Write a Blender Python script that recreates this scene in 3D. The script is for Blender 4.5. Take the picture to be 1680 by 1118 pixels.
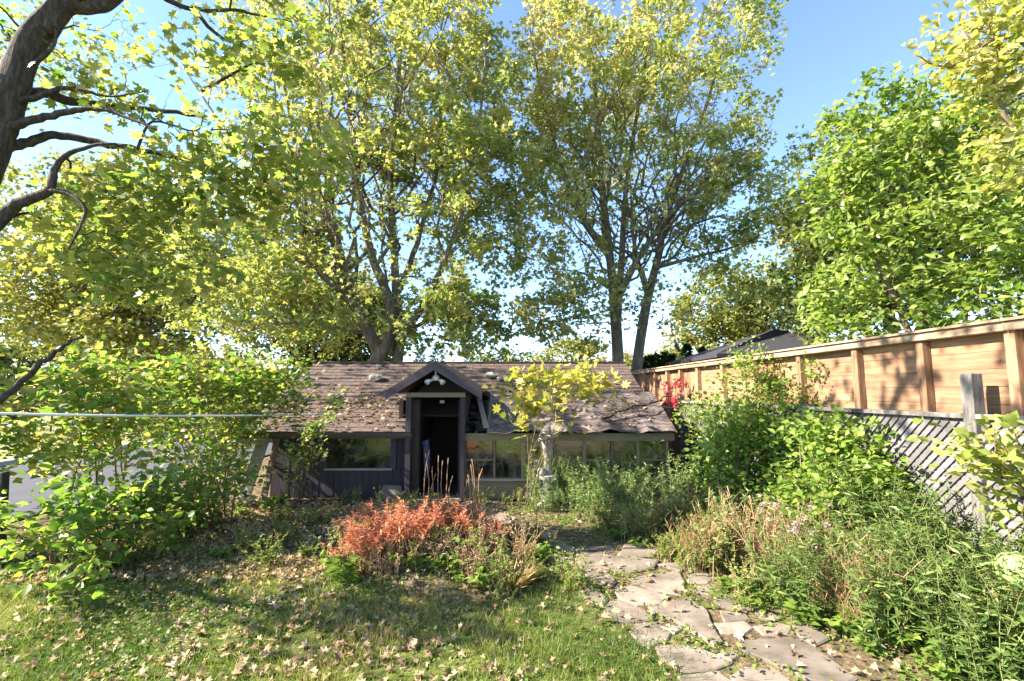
import bpy, math, random
import numpy as np
from mathutils import Matrix, Vector

for o in list(bpy.data.objects): bpy.data.objects.remove(o)
SC = bpy.context.scene
COL = SC.collection
R = math.radians
rng = np.random.default_rng(11)
random.seed(11)

# ---------------------------------------------------------------- camera, sky, sun, exposure
EYE = 1.75; PITCH = 6.0; F = 800.0
cam_d = bpy.data.cameras.new("camera"); cam = bpy.data.objects.new("camera", cam_d); COL.objects.link(cam)
cam.location = (0, 0, EYE); cam.rotation_euler = (R(90 + PITCH), 0, 0)
cam_d.sensor_width = 36; cam_d.lens = F / 1680 * 36; cam_d.clip_start = 0.05; cam_d.clip_end = 900
SC.camera = cam

SUN_EL = 35.0; SUN_AZ = -97.0            # azimuth measured from +Y towards +X
W = bpy.data.worlds.new("World"); SC.world = W; W.use_nodes = True
nt = W.node_tree; nt.nodes.clear()
sky = nt.nodes.new("ShaderNodeTexSky"); sky.sky_type = 'NISHITA'; sky.sun_disc = False
sky.sun_elevation = R(SUN_EL); sky.sun_rotation = R(SUN_AZ); sky.air_density = 0.8; sky.dust_density = 0.1; sky.ozone_density = 2.2
bg = nt.nodes.new("ShaderNodeBackground"); bg.inputs[1].default_value = 0.098
wo = nt.nodes.new("ShaderNodeOutputWorld")
nt.links.new(sky.outputs[0], bg.inputs[0]); nt.links.new(bg.outputs[0], wo.inputs[0])
sl = bpy.data.lights.new("sun", 'SUN'); sl.energy = 5.0; sl.angle = R(0.5); sl.color = (1, 0.9, 0.76)
so = bpy.data.objects.new("sun", sl); COL.objects.link(so)
sdir = Vector((math.sin(R(SUN_AZ)) * math.cos(R(SUN_EL)), math.cos(R(SUN_AZ)) * math.cos(R(SUN_EL)), math.sin(R(SUN_EL))))
so.rotation_euler = (-sdir).to_track_quat('-Z', 'Y').to_euler(); so.location = (-20, 5, 30)
SC.view_settings.view_transform = 'Standard'; SC.view_settings.look = 'None'
SC.view_settings.exposure = 2.35; SC.view_settings.gamma = 1.0; SC.view_settings.use_curve_mapping = False
SC.render.engine = 'CYCLES'
SC.cycles.max_bounces = 8; SC.cycles.transparent_max_bounces = 8; SC.cycles.diffuse_bounces = 4; SC.cycles.transmission_bounces = 4

# ---------------------------------------------------------------- photograph geometry
CP, SP = math.cos(R(PITCH)), math.sin(R(PITCH))
def ray(px, py):
    a = (px - 840) / F; b = (559 - py) / F
    return (a, CP - SP * b, SP + CP * b)
def at(px, py, Y):
    d = ray(px, py); t = Y / d[1]
    return (d[0] * t, Y, EYE + d[2] * t)
def G(px, py, z=0.0):
    d = ray(px, py); t = (z - EYE) / d[2]
    return (d[0] * t, d[1] * t, z)
def project(P):
    """pixel position and depth of world points (used only to rank leaves by how large they show)"""
    x = P[:, 0]; y = P[:, 1]; z = P[:, 2] - EYE
    dep = CP * y + SP * z; up = -SP * y + CP * z
    dep = np.maximum(dep, 0.01)
    return 840 + F * x / dep, 559 - F * up / dep, dep

# ---------------------------------------------------------------- mesh helpers
def tag(o, label=None, cat=None, group=None, kind=None):
    if label: o["label"] = label
    if cat: o["category"] = cat
    if group: o["group"] = group
    if kind: o["kind"] = kind
    return o
def empty(name, loc, label=None, cat=None, group=None):
    o = bpy.data.objects.new(name, None); COL.objects.link(o); o.location = loc
    o.empty_display_size = 0.1
    return tag(o, label, cat, group)
def attach(o, parent):
    if parent is not None:
        o.parent = parent
        if parent.type == 'EMPTY': o.matrix_parent_inverse = Matrix.Translation(-Vector(parent.location))
    return o
def link(name, me, mat=None, parent=None):
    o = bpy.data.objects.new(name, me); COL.objects.link(o)
    if mat is not None and not me.materials: me.materials.append(mat)
    return attach(o, parent)

class MB:
    def __init__(s): s.v = []; s.f = []
    def add(s, vs, fs):
        n = len(s.v); s.v.extend([tuple(map(float, v)) for v in vs]); s.f.extend([tuple(i + n for i in f) for f in fs]); return s
    def box(s, x0, x1, y0, y1, z0, z1):
        return s.obox(((x0 + x1) / 2, (y0 + y1) / 2, (z0 + z1) / 2), ((x1 - x0) / 2, 0, 0), (0, (y1 - y0) / 2, 0), (0, 0, (z1 - z0) / 2))
    def obox(s, c, a, b, d):
        c = np.array(c, float); a = np.array(a, float); b = np.array(b, float); d = np.array(d, float)
        vs = [c + i * a + j * b + k * d for k in (-1, 1) for j in (-1, 1) for i in (-1, 1)]
        return s.add(vs, [(0, 2, 3, 1), (4, 5, 7, 6), (0, 1, 5, 4), (2, 6, 7, 3), (0, 4, 6, 2), (1, 3, 7, 5)])
    def bar(s, p, q, w, h, up=(0, 0, 1)):
        p = np.array(p, float); q = np.array(q, float); d = q - p; L = np.linalg.norm(d); d /= L
        u = np.array(up, float); sd = np.cross(d, u); sd /= np.linalg.norm(sd); u = np.cross(sd, d)
        return s.obox((p + q) / 2, d * L / 2, sd * w / 2, u * h / 2)
    def tube(s, pts, rad, n=6, cap=True, rough=0.0):
        pts = np.array(pts, float); m = len(pts)
        T = np.gradient(pts, axis=0); T /= np.maximum(np.linalg.norm(T, axis=1, keepdims=True), 1e-9)
        ref = np.array([0.31, 0.95, 0.02]) if abs(T[0][1]) < 0.8 else np.array([1.0, 0.1, 0.05])
        A = np.cross(T, ref); A /= np.maximum(np.linalg.norm(A, axis=1, keepdims=True), 1e-9); B = np.cross(T, A)
        rad = np.broadcast_to(np.array(rad, float), (m,))
        an = np.arange(n) * 2 * math.pi / n
        rad = rad[:, None] * (1 + rough * (.5 * np.sin(an * 5 + .7 + .2 * np.arange(m)[:, None]) + .5 * np.sin(an * 2 + .5 * np.arange(m)[:, None]) + np.random.default_rng(3).normal(0, .7, (1, n)) + np.random.default_rng(4).normal(0, .15, (m, n)))) if rough else np.repeat(rad[:, None], n, 1)
        V = pts[:, None, :] + rad[:, :, None] * (np.cos(an)[None, :, None] * A[:, None, :] + np.sin(an)[None, :, None] * B[:, None, :])
        fs = [(i * n + k, i * n + (k + 1) % n, (i + 1) * n + (k + 1) % n, (i + 1) * n + k) for i in range(m - 1) for k in range(n)]
        if cap: fs += [tuple(range(n))[::-1], tuple((m - 1) * n + k for k in range(n))]
        return s.add(V.reshape(-1, 3), fs)
    def lathe(s, c, prof, n=14):
        vs = []; c = np.array(c, float)
        for r, z in prof:
            for k in range(n):
                t = 2 * math.pi * k / n; vs.append(c + (r * math.cos(t), r * math.sin(t), z))
        m = len(prof)
        fs = [(i * n + k, i * n + (k + 1) % n, (i + 1) * n + (k + 1) % n, (i + 1) * n + k) for i in range(m - 1) for k in range(n)]
        fs += [tuple(range(n))[::-1], tuple((m - 1) * n + k for k in range(n))]
        return s.add(vs, fs)
    def mesh(s, name, smooth=False):
        me = bpy.data.meshes.new(name); me.from_pydata(s.v, [], s.f); me.update()
        if smooth: me.polygons.foreach_set("use_smooth", [True] * len(me.polygons))
        return me
    def obj(s, name, mat, parent=None, smooth=False):
        return link(name, s.mesh(name, smooth), mat, parent)

def bevel(o, w, seg=1):
    m = o.modifiers.new("bevel", 'BEVEL'); m.width = w; m.segments = seg; m.limit_method = 'ANGLE'
    return o

# ---------------------------------------------------------------- materials
def new_mat(name):
    m = bpy.data.materials.new(name); m.use_nodes = True; t = m.node_tree; t.nodes.clear()
    out = t.nodes.new("ShaderNodeOutputMaterial"); return m, t, out
def N(t, k, **kw):
    n = t.nodes.new(k)
    for a, b in kw.items(): setattr(n, a, b)
    return n
def ramp(t, cols, pos=None):
    r = N(t, "ShaderNodeValToRGB"); e = r.color_ramp.elements
    pos = pos or [i / (len(cols) - 1) for i in range(len(cols))]
    e[0].position = pos[0]; e[0].color = (*cols[0], 1); e[1].position = pos[-1]; e[1].color = (*cols[-1], 1)
    for p, c in list(zip(pos, cols))[1:-1]:
        x = e.new(p); x.color = (*c, 1)
    return r
def surf(name, cols, scale=(6, 6, 6), rough=0.8, bump=0.3, detail=6, rnd=0.0, spec=0.3, pos=None, metallic=0.0, bdist=0.01):
    m, t, out = new_mat(name)
    g = N(t, "ShaderNodeNewGeometry"); mp = N(t, "ShaderNodeMapping"); mp.inputs["Scale"].default_value = scale
    t.links.new(g.outputs["Position"], mp.inputs[0])
    oi = N(t, "ShaderNodeObjectInfo")
    if rnd > 0:
        ad = N(t, "ShaderNodeVectorMath", operation='SCALE'); ad.inputs[3].default_value = 37.0
        cx = N(t, "ShaderNodeCombineXYZ")
        for i in range(3): t.links.new(oi.outputs["Random"], cx.inputs[i])
        t.links.new(cx.outputs[0], ad.inputs[0]); t.links.new(ad.outputs[0], mp.inputs["Location"])
    n1 = N(t, "ShaderNodeTexNoise"); n1.inputs["Scale"].default_value = 1; n1.inputs["Detail"].default_value = detail; n1.inputs["Roughness"].default_value = 0.65
    t.links.new(mp.outputs[0], n1.inputs["Vector"])
    r = ramp(t, cols, pos); t.links.new(n1.outputs[0], r.inputs[0])
    col = r.outputs[0]
    if rnd > 0:
        h = N(t, "ShaderNodeHueSaturation"); mr = N(t, "ShaderNodeMapRange")
        mr.inputs["To Min"].default_value = 1 - rnd; mr.inputs["To Max"].default_value = 1 + rnd
        t.links.new(oi.outputs["Random"], mr.inputs[0]); t.links.new(mr.outputs[0], h.inputs["Value"]); t.links.new(col, h.inputs["Color"]); col = h.outputs[0]
    p = N(t, "ShaderNodeBsdfPrincipled"); p.inputs["Roughness"].default_value = rough; p.inputs["Specular IOR Level"].default_value = spec; p.inputs["Metallic"].default_value = metallic
    t.links.new(col, p.inputs["Base Color"])
    if bump > 0:
        b = N(t, "ShaderNodeBump"); b.inputs["Strength"].default_value = bump; b.inputs["Distance"].default_value = bdist
        t.links.new(n1.outputs[0], b.inputs["Height"]); t.links.new(b.outputs[0], p.inputs["Normal"])
    t.links.new(p.outputs[0], out.inputs[0])
    return m
def leafmat(name, cols, trans=0.42, rough=0.45, warm=1.0, spec=0.35):
    m, t, out = new_mat(name)
    a = N(t, "ShaderNodeAttribute", attribute_name="tint"); r = ramp(t, cols); t.links.new(a.outputs["Fac"], r.inputs[0])
    g = N(t, "ShaderNodeNewGeometry"); n1 = N(t, "ShaderNodeTexNoise"); n1.inputs["Scale"].default_value = 30.0; n1.inputs["Detail"].default_value = 2
    t.links.new(g.outputs["Position"], n1.inputs["Vector"])
    h = N(t, "ShaderNodeHueSaturation"); mr = N(t, "ShaderNodeMapRange"); mr.inputs["To Min"].default_value = 0.7; mr.inputs["To Max"].default_value = 1.3
    t.links.new(n1.outputs[0], mr.inputs[0]); t.links.new(mr.outputs[0], h.inputs["Value"]); t.links.new(r.outputs[0], h.inputs["Color"])
    p = N(t, "ShaderNodeBsdfPrincipled"); p.inputs["Roughness"].default_value = rough; p.inputs["Specular IOR Level"].default_value = spec
    t.links.new(h.outputs[0], p.inputs["Base Color"])
    tr = N(t, "ShaderNodeBsdfTranslucent"); mx2 = N(t, "ShaderNodeMix", data_type='RGBA', blend_type='MULTIPLY'); mx2.inputs[0].default_value = 1.0
    t.links.new(h.outputs[0], mx2.inputs[6]); mx2.inputs[7].default_value = (1.42 * warm, 1.5, 0.78, 1); t.links.new(mx2.outputs[2], tr.inputs[0])
    mx = N(t, "ShaderNodeMixShader"); mx.inputs[0].default_value = trans
    t.links.new(p.outputs[0], mx.inputs[1]); t.links.new(tr.outputs[0], mx.inputs[2]); t.links.new(mx.outputs[0], out.inputs[0])
    return m

M = {}
M['bark'] = surf('bark', [(0.02, 0.016, 0.012), (0.06, 0.048, 0.037), (0.14, 0.115, 0.09)], (26, 26, 6), 0.95, 1.0, bdist=0.05, pos=[.25, .5, .75])
M['bark_pale'] = surf('bark_pale', [(0.055, 0.045, 0.035), (0.14, 0.115, 0.088), (0.27, 0.23, 0.175)], (14, 14, 3), 0.9, 0.8, bdist=0.03, pos=[.25, .5, .75])
M['stem'] = surf('stem', [(0.07, 0.05, 0.03), (0.2, 0.15, 0.1)], (30, 30, 8), 0.85, 0.3)
M['stem_green'] = surf('stem_green', [(0.08, 0.1, 0.03), (0.16, 0.17, 0.06)], (30, 30, 8), 0.7, 0)
M['stem_dry'] = surf('stem_dry', [(0.18, 0.1, 0.055), (0.36, 0.23, 0.13)], (30, 30, 8), 0.85, 0)
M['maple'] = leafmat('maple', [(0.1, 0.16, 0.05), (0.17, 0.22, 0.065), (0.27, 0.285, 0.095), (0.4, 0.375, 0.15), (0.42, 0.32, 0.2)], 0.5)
M['maple_near'] = leafmat('maple_near', [(0.085, 0.16, 0.035), (0.16, 0.225, 0.055), (0.26, 0.29, 0.08), (0.39, 0.37, 0.12), (0.38, 0.27, 0.15)], 0.5)
M['far'] = leafmat('far', [(0.08, 0.11, 0.03), (0.18, 0.2, 0.05), (0.3, 0.28, 0.09), (0.38, 0.32, 0.14)], 0.35)
M['far_green'] = leafmat('far_green', [(0.03, 0.06, 0.018), (0.07, 0.11, 0.03), (0.15, 0.17, 0.05), (0.25, 0.2, 0.08)], 0.35)
M['magnolia'] = leafmat('magnolia', [(0.08, 0.14, 0.03), (0.15, 0.225, 0.045), (0.25, 0.31, 0.08), (0.38, 0.4, 0.2)], 0.45, 0.3)
M['yellow'] = leafmat('yellow', [(0.2, 0.24, 0.05), (0.38, 0.36, 0.07), (0.48, 0.4, 0.1), (0.5, 0.4, 0.22)], 0.45, 0.5)
M['cream'] = leafmat('cream', [(0.16, 0.22, 0.04), (0.28, 0.3, 0.07), (0.4, 0.37, 0.13), (0.5, 0.43, 0.26)], 0.45, 0.5)
M['shrub'] = leafmat('shrub', [(0.07, 0.145, 0.028), (0.13, 0.215, 0.042), (0.22, 0.28, 0.06), (0.34, 0.34, 0.1), (0.4, 0.29, 0.15)], 0.5, 0.4)
M['bright'] = leafmat('bright', [(0.085, 0.165, 0.028), (0.165, 0.25, 0.045), (0.29, 0.35, 0.085)], 0.5, 0.4)
M['weed'] = leafmat('weed', [(0.055, 0.11, 0.026), (0.11, 0.175, 0.042), (0.19, 0.24, 0.065), (0.3, 0.3, 0.11)], 0.35, 0.45)
M['silver'] = leafmat('silver', [(0.09, 0.17, 0.045), (0.18, 0.26, 0.075), (0.32, 0.38, 0.16)], 0.3, 0.5)
M['red'] = leafmat('red', [(0.24, 0.2, 0.07), (0.46, 0.2, 0.11), (0.5, 0.15, 0.11), (0.54, 0.27, 0.2)], 0.4, 0.5, 1.2)
M['crimson'] = leafmat('crimson', [(0.3, 0.02, 0.03), (0.42, 0.05, 0.07)], 0.35)
M['conifer'] = leafmat('conifer', [(0.012, 0.04, 0.012), (0.03, 0.075, 0.02)], 0.15)
M['bluefir'] = leafmat('bluefir', [(0.06, 0.08, 0.05), (0.13, 0.14, 0.09), (0.22, 0.18, 0.12)], 0.2)
M['litter'] = leafmat('litter', [(0.12, 0.075, 0.045), (0.24, 0.16, 0.095), (0.36, 0.26, 0.16), (0.46, 0.35, 0.22)], 0.15, 0.7, 1.1, 0.2)
M['grass'] = leafmat('grass', [(0.05, 0.1, 0.018), (0.11, 0.165, 0.03), (0.2, 0.23, 0.05), (0.36, 0.31, 0.13)], 0.35, 0.5)
M['drygrass'] = leafmat('drygrass', [(0.16, 0.15, 0.04), (0.3, 0.22, 0.09), (0.36, 0.2, 0.1), (0.42, 0.33, 0.17)], 0.3, 0.6)
M['pink'] = leafmat('pink', [(0.42, 0.26, 0.33), (0.55, 0.42, 0.47)], 0.3)
M['hydrangea'] = leafmat('hydrangea', [(0.24, 0.34, 0.1), (0.36, 0.45, 0.18)], 0.3)

M['purple'] = surf('purple_paint', [(0.028, 0.021, 0.024), (0.05, 0.038, 0.043), (0.085, 0.066, 0.072)], (40, 40, 5), 0.75, 0.35, rnd=0.12)
M['purple_trim'] = surf('purple_trim', [(0.04, 0.029, 0.04), (0.065, 0.048, 0.064)], (12, 12, 12), 0.6, 0.15, rnd=0.05)
M['dark_wood'] = surf('dark_wood', [(0.022, 0.016, 0.014), (0.06, 0.042, 0.035)], (25, 25, 4), 0.85, 0.4, rnd=0.1)
M['shingle'] = surf('shingle', [(0.035, 0.024, 0.02), (0.085, 0.06, 0.05), (0.17, 0.125, 0.105)], (9, 9, 9), 0.95, 0.7, rnd=0.07)
M['roll_roof'] = surf('roll_roof', [(0.05, 0.039, 0.036), (0.12, 0.095, 0.09), (0.24, 0.195, 0.18)], (5, 14, 14), 0.8, 0.5, rnd=0.3, pos=[.32, .5, .7])
M['old_wood'] = surf('old_wood', [(0.09, 0.075, 0.045), (0.2, 0.165, 0.1), (0.32, 0.27, 0.18)], (4, 30, 30), 0.9, 0.5, rnd=0.12)
M['old_post'] = surf('old_post', [(0.07, 0.05, 0.035), (0.17, 0.12, 0.08), (0.27, 0.2, 0.13)], (30, 30, 4), 0.9, 0.5, rnd=0.2)
M['plank'] = surf('plank', [(0.16, 0.14, 0.11), (0.3, 0.26, 0.21), (0.42, 0.38, 0.32)], (30, 30, 4), 0.9, 0.4)
M['cedar'] = surf('cedar', [(0.11, 0.056, 0.029), (0.24, 0.135, 0.075), (0.35, 0.225, 0.14)], (30, 1.6, 26), 0.75, 0.25, rnd=0.2, pos=[.2, .5, .8])
M['cedar_v'] = surf('cedar_upright', [(0.12, 0.065, 0.035), (0.25, 0.14, 0.078), (0.36, 0.23, 0.14)], (30, 30, 3), 0.8, 0.3, rnd=0.25, pos=[.3, .52, .72])
M['cedar_cap'] = surf('cedar_cap', [(0.14, 0.09, 0.056), (0.29, 0.205, 0.135), (0.4, 0.32, 0.235)], (30, 2, 30), 0.8, 0.3, rnd=0.12, pos=[.3, .52, .72])
M['grey_wood'] = surf('grey_wood', [(0.075, 0.066, 0.06), (0.155, 0.142, 0.132), (0.25, 0.232, 0.218)], (26, 26, 7), 0.9, 0.4, rnd=0.3, pos=[.3, .5, .72])
def knots(m):
    t = m.node_tree; p = next(n for n in t.nodes if n.type == 'BSDF_PRINCIPLED'); src = p.inputs["Base Color"].links[0].from_socket; mpn = next(n for n in t.nodes if n.type == 'MAPPING')
    g = N(t, "ShaderNodeNewGeometry"); mp = N(t, "ShaderNodeMapping"); mp.inputs["Scale"].default_value = (1, 2.6, 5.5); t.links.new(g.outputs["Position"], mp.inputs[0])
    v = N(t, "ShaderNodeTexVoronoi"); v.inputs["Scale"].default_value = 1.0; t.links.new(mp.outputs[0], v.inputs["Vector"])
    r = N(t, "ShaderNodeMapRange"); r.inputs["From Min"].default_value = .05; r.inputs["From Max"].default_value = .1; r.inputs["To Min"].default_value = .25; t.links.new(v.outputs["Distance"], r.inputs[0])
    mx = N(t, "ShaderNodeMix", data_type='RGBA', blend_type='MULTIPLY'); mx.inputs[0].default_value = 1.0; t.links.new(src, mx.inputs[6]); t.links.new(r.outputs[0], mx.inputs[7]); t.links.new(mx.outputs[2], p.inputs["Base Color"])
knots(M['cedar'])
M['lattice'] = surf('lattice_wood', [(0.085, 0.078, 0.08), (0.145, 0.135, 0.137), (0.2, 0.188, 0.19)], (9, 9, 9), 0.9, 0.3, rnd=0.3)
M['stone'] = surf('flagstone', [(0.07, 0.056, 0.045), (0.17, 0.138, 0.11), (0.27, 0.23, 0.19)], (4, 4, 9), 0.85, 0.7, detail=12, rnd=0.24, pos=[.28, .5, .74])
M['concrete'] = surf('concrete', [(0.3, 0.29, 0.27), (0.44, 0.42, 0.4)], (9, 9, 9), 0.9, 0.3, detail=8)
M['asphalt'] = surf('asphalt', [(0.035, 0.037, 0.047), (0.075, 0.078, 0.092)], (2, 2, 2), 0.9, 0.4, detail=10)
M['statue'] = surf('statue_stone', [(0.15, 0.13, 0.1), (0.28, 0.25, 0.205), (0.38, 0.345, 0.295)], (14, 14, 9), 0.9, 0.3, pos=[.28, .5, .75])
M['white'] = surf('white_plastic', [(0.55, 0.53, 0.5), (0.72, 0.7, 0.67)], (12, 12, 12), 0.5, 0.0)
M['rope'] = surf('rope', [(0.6, 0.59, 0.55), (0.78, 0.77, 0.73)], (50, 50, 50), 0.7, 0.2)
M['black'] = surf('black_metal_and_shade', [(0.015, 0.014, 0.014), (0.035, 0.03, 0.03)], (10, 10, 10), 0.6, 0.1)  # metal posts, and the gable sheet whose black stands for interior shade
M['canopy'] = surf('dark_roof', [(0.018, 0.017, 0.022), (0.04, 0.038, 0.045)], (8, 30, 8), 0.8, 0.3)
M['gutter'] = surf('gutter_paint', [(0.05, 0.035, 0.03), (0.1, 0.075, 0.065)], (6, 20, 20), 0.5, 0.1)
M['cloth'] = surf('cloth', [(0.05, 0.05, 0.09), (0.12, 0.12, 0.19)], (10, 10, 10), 0.9, 0.2)
M['soil_dark'] = surf('soil_floor', [(0.03, 0.024, 0.018), (0.07, 0.055, 0.04)], (8, 8, 8), 0.95, 0.3)
def glass_mat(name, tint, refl):
    m, t, out = new_mat(name)
    tr = N(t, "ShaderNodeBsdfTransparent"); tr.inputs[0].default_value = (*tint, 1)
    gl = N(t, "ShaderNodeBsdfGlossy"); gl.inputs["Roughness"].default_value = 0.06; gl.inputs[0].default_value = (0.9, 0.9, 0.9, 1)
    g = N(t, "ShaderNodeNewGeometry"); n1 = N(t, "ShaderNodeTexNoise"); n1.inputs["Scale"].default_value = 3.5; n1.inputs["Detail"].default_value = 3
    t.links.new(g.outputs["Position"], n1.inputs["Vector"])
    b = N(t, "ShaderNodeBump"); b.inputs["Strength"].default_value = 0.25; b.inputs["Distance"].default_value = 0.02; t.links.new(n1.outputs[0], b.inputs["Height"]); t.links.new(b.outputs[0], gl.inputs["Normal"])
    df = N(t, "ShaderNodeBsdfDiffuse"); df.inputs[0].default_value = (0.32, 0.29, 0.24, 1)          # dust on the pane
    n2 = N(t, "ShaderNodeTexNoise"); n2.inputs["Scale"].default_value = 7.0; n2.inputs["Detail"].default_value = 6; t.links.new(g.outputs["Position"], n2.inputs["Vector"])
    mr = N(t, "ShaderNodeMapRange"); mr.inputs["From Min"].default_value = 0.4; mr.inputs["From Max"].default_value = 0.8; mr.inputs["To Max"].default_value = 0.22; t.links.new(n2.outputs[0], mr.inputs[0])
    m1 = N(t, "ShaderNodeMixShader"); m1.inputs[0].default_value = refl; t.links.new(tr.outputs[0], m1.inputs[1]); t.links.new(gl.outputs[0], m1.inputs[2])
    m2 = N(t, "ShaderNodeMixShader"); t.links.new(mr.outputs[0], m2.inputs[0]); t.links.new(m1.outputs[0], m2.inputs[1]); t.links.new(df.outputs[0], m2.inputs[2])
    t.links.new(m2.outputs[0], out.inputs[0]); return m
M['glass'] = glass_mat('window_glass', (0.6, 0.6, 0.58), 0.1)
M['glass_clear'] = glass_mat('greenhouse_glass', (0.85, 0.88, 0.84), 0.14)

# ---------------------------------------------------------------- ground
LAWNC = np.array([-1.2, 3.4])
PATHLINE = np.array([[-0.7, 7.9], [0.0, 7.2], [0.55, 6.4], [1.05, 5.4], [1.25, 4.6], [1.6, 3.9], [2.1, 3.2], [2.8, 2.3]])
def path_dist(x, y):
    x = np.asarray(x, float); y = np.asarray(y, float); best = np.full(np.broadcast(x, y).shape, 1e9)
    for a, b in zip(PATHLINE[:-1], PATHLINE[1:]):
        d = b - a; t = np.clip(((x - a[0]) * d[0] + (y - a[1]) * d[1]) / (d @ d), 0, 1)
        best = np.minimum(best, np.hypot(x - a[0] - t * d[0], y - a[1] - t * d[1]))
    return best
def gz(x, y):
    x = np.asarray(x, float); y = np.asarray(y, float)
    h = 0.018 * np.sin(1.3 * x + 0.7 * y) + 0.014 * np.sin(2.9 * x - 1.7 * y + 1) + 0.008 * np.sin(6.1 * x + 4.3 * y)
    pd = path_dist(x, y)
    bed = np.exp(-(((x + 0.55) / 1.0) ** 2 + ((y - 5.3) / 0.95) ** 2)) * 0.14
    rb = np.clip((x - 1.6) / 1.6, 0, 1) * np.clip((8 - y) / 2, 0, 1) * 0.12
    h = h + (bed + rb) * np.clip((pd - 0.5) / 0.5, 0, 1)
    h = h * np.clip(pd / 0.8, 0.25, 1)
    h = np.where((x < -6.6) | (y > 7.95), h * 0.3 - 0.03, h)
    return np.where((x < -6.7) & (x > -12.2), -0.07, h)
def lawn(x, y):
    """1 where the lawn grows, 0 in beds, litter and soil"""
    x = np.asarray(x, float); y = np.asarray(y, float)
    a = 1 / (1 + np.exp((y - 4.9 + 0.25 * np.sin(2 * x) + 0.12 * x) * 3.0))
    a = a * np.clip((path_dist(x, y) - 0.42) / 0.35, 0, 1) * np.where(x > 1.2, 0.0, 1.0)
    bed = (((x + 0.5) / 1.15) ** 2 + ((y - 5.35) / 1.15) ** 2) < 1
    return np.where(bed, a * 0.2, a)

def axis(lo, hi, fine_lo, fine_hi, step):
    a = list(np.arange(fine_lo, fine_hi, step)); d = step; v = fine_hi
    while v < hi: a.append(v); d *= 1.35; v += d
    d = step; v = fine_lo - step
    while v > lo: a.insert(0, v); d *= 1.35; v -= d
    return np.array([lo] + a + [hi])
gx = axis(-300, 300, -13, 6, 0.14); gy = axis(-60, 500, 1.6, 13, 0.14)
XX, YY = np.meshgrid(gx, gy); ZZ = gz(XX, YY)
nx, ny = len(gx), len(gy)
V = np.stack([XX, YY, ZZ], -1).reshape(-1, 3)
idx = np.arange(nx * ny).reshape(ny, nx)
Q = np.stack([idx[:-1, :-1], idx[:-1, 1:], idx[1:, 1:], idx[1:, :-1]], -1).reshape(-1, 4)
def raw_mesh(name, V, faces, k, tint=None):
    me = bpy.data.meshes.new(name); nf = len(faces)
    me.vertices.add(len(V)); me.vertices.foreach_set("co", np.ascontiguousarray(V, dtype=np.float32).ravel())
    me.loops.add(nf * k); me.loops.foreach_set("vertex_index", np.ascontiguousarray(faces, dtype=np.int32).ravel())
    me.polygons.add(nf); me.polygons.foreach_set("loop_start", np.arange(0, nf * k, k, dtype=np.int32))
    if tint is not None:
        a = me.attributes.new("tint", 'FLOAT', 'FACE'); a.data.foreach_set("value", np.ascontiguousarray(tint, dtype=np.float32))
    me.update(calc_edges=True); return me
gme = raw_mesh('ground', V, Q, 4); gme.polygons.foreach_set("use_smooth", [True] * len(gme.polygons))
at_ = gme.attributes.new("lawn", 'FLOAT', 'POINT'); at_.data.foreach_set("value", lawn(XX, YY).astype(np.float32).ravel())
m, t, out = new_mat('ground')
g = N(t, "ShaderNodeNewGeometry")
def noise(scale, detail=8):
    n = N(t, "ShaderNodeTexNoise"); n.inputs["Scale"].default_value = scale; n.inputs["Detail"].default_value = detail; n.inputs["Roughness"].default_value = 0.7
    t.links.new(g.outputs["Position"], n.inputs["Vector"]); return n
na, nb, nc = noise(14), noise(3), noise(60, 4)
soil = ramp(t, [(0.045, 0.034, 0.022), (0.11, 0.08, 0.05), (0.24, 0.17, 0.1), (0.3, 0.23, 0.14)], [.3, .48, .6, .75]); t.links.new(na.outputs[0], soil.inputs[0])
gr = ramp(t, [(0.04, 0.06, 0.014), (0.085, 0.12, 0.022), (0.16, 0.17, 0.05), (0.28, 0.22, 0.11)], [.3, .48, .6, .75]); t.links.new(na.outputs[0], gr.inputs[0])
la = N(t, "ShaderNodeAttribute", attribute_name="lawn")
mth = N(t, "ShaderNodeMath", operation='ADD'); t.links.new(la.outputs["Fac"], mth.inputs[0])
mr = N(t, "ShaderNodeMapRange"); mr.inputs["From Min"].default_value = .3; mr.inputs["From Max"].default_value = .7; mr.inputs["To Min"].default_value = -0.3; mr.inputs["To Max"].default_value = 0.35
t.links.new(nb.outputs[0], mr.inputs[0]); t.links.new(mr.outputs[0], mth.inputs[1]); mth.use_clamp = True
mx = N(t, "ShaderNodeMix", data_type='RGBA'); t.links.new(mth.outputs[0], mx.inputs[0]); t.links.new(soil.outputs[0], mx.inputs[6]); t.links.new(gr.outputs[0], mx.inputs[7])
p = N(t, "ShaderNodeBsdfPrincipled"); p.inputs["Roughness"].default_value = 0.95; p.inputs["Specular IOR Level"].default_value = 0.1
t.links.new(mx.outputs[2], p.inputs["Base Color"])
b = N(t, "ShaderNodeBump"); b.inputs["Strength"].default_value = 0.8; b.inputs["Distance"].default_value = 0.03; t.links.new(nc.outputs[0], b.inputs["Height"]); t.links.new(b.outputs[0], p.inputs["Normal"])
t.links.new(p.outputs[0], out.inputs[0])
tag(link('ground', gme, m), kind='structure')

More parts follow.
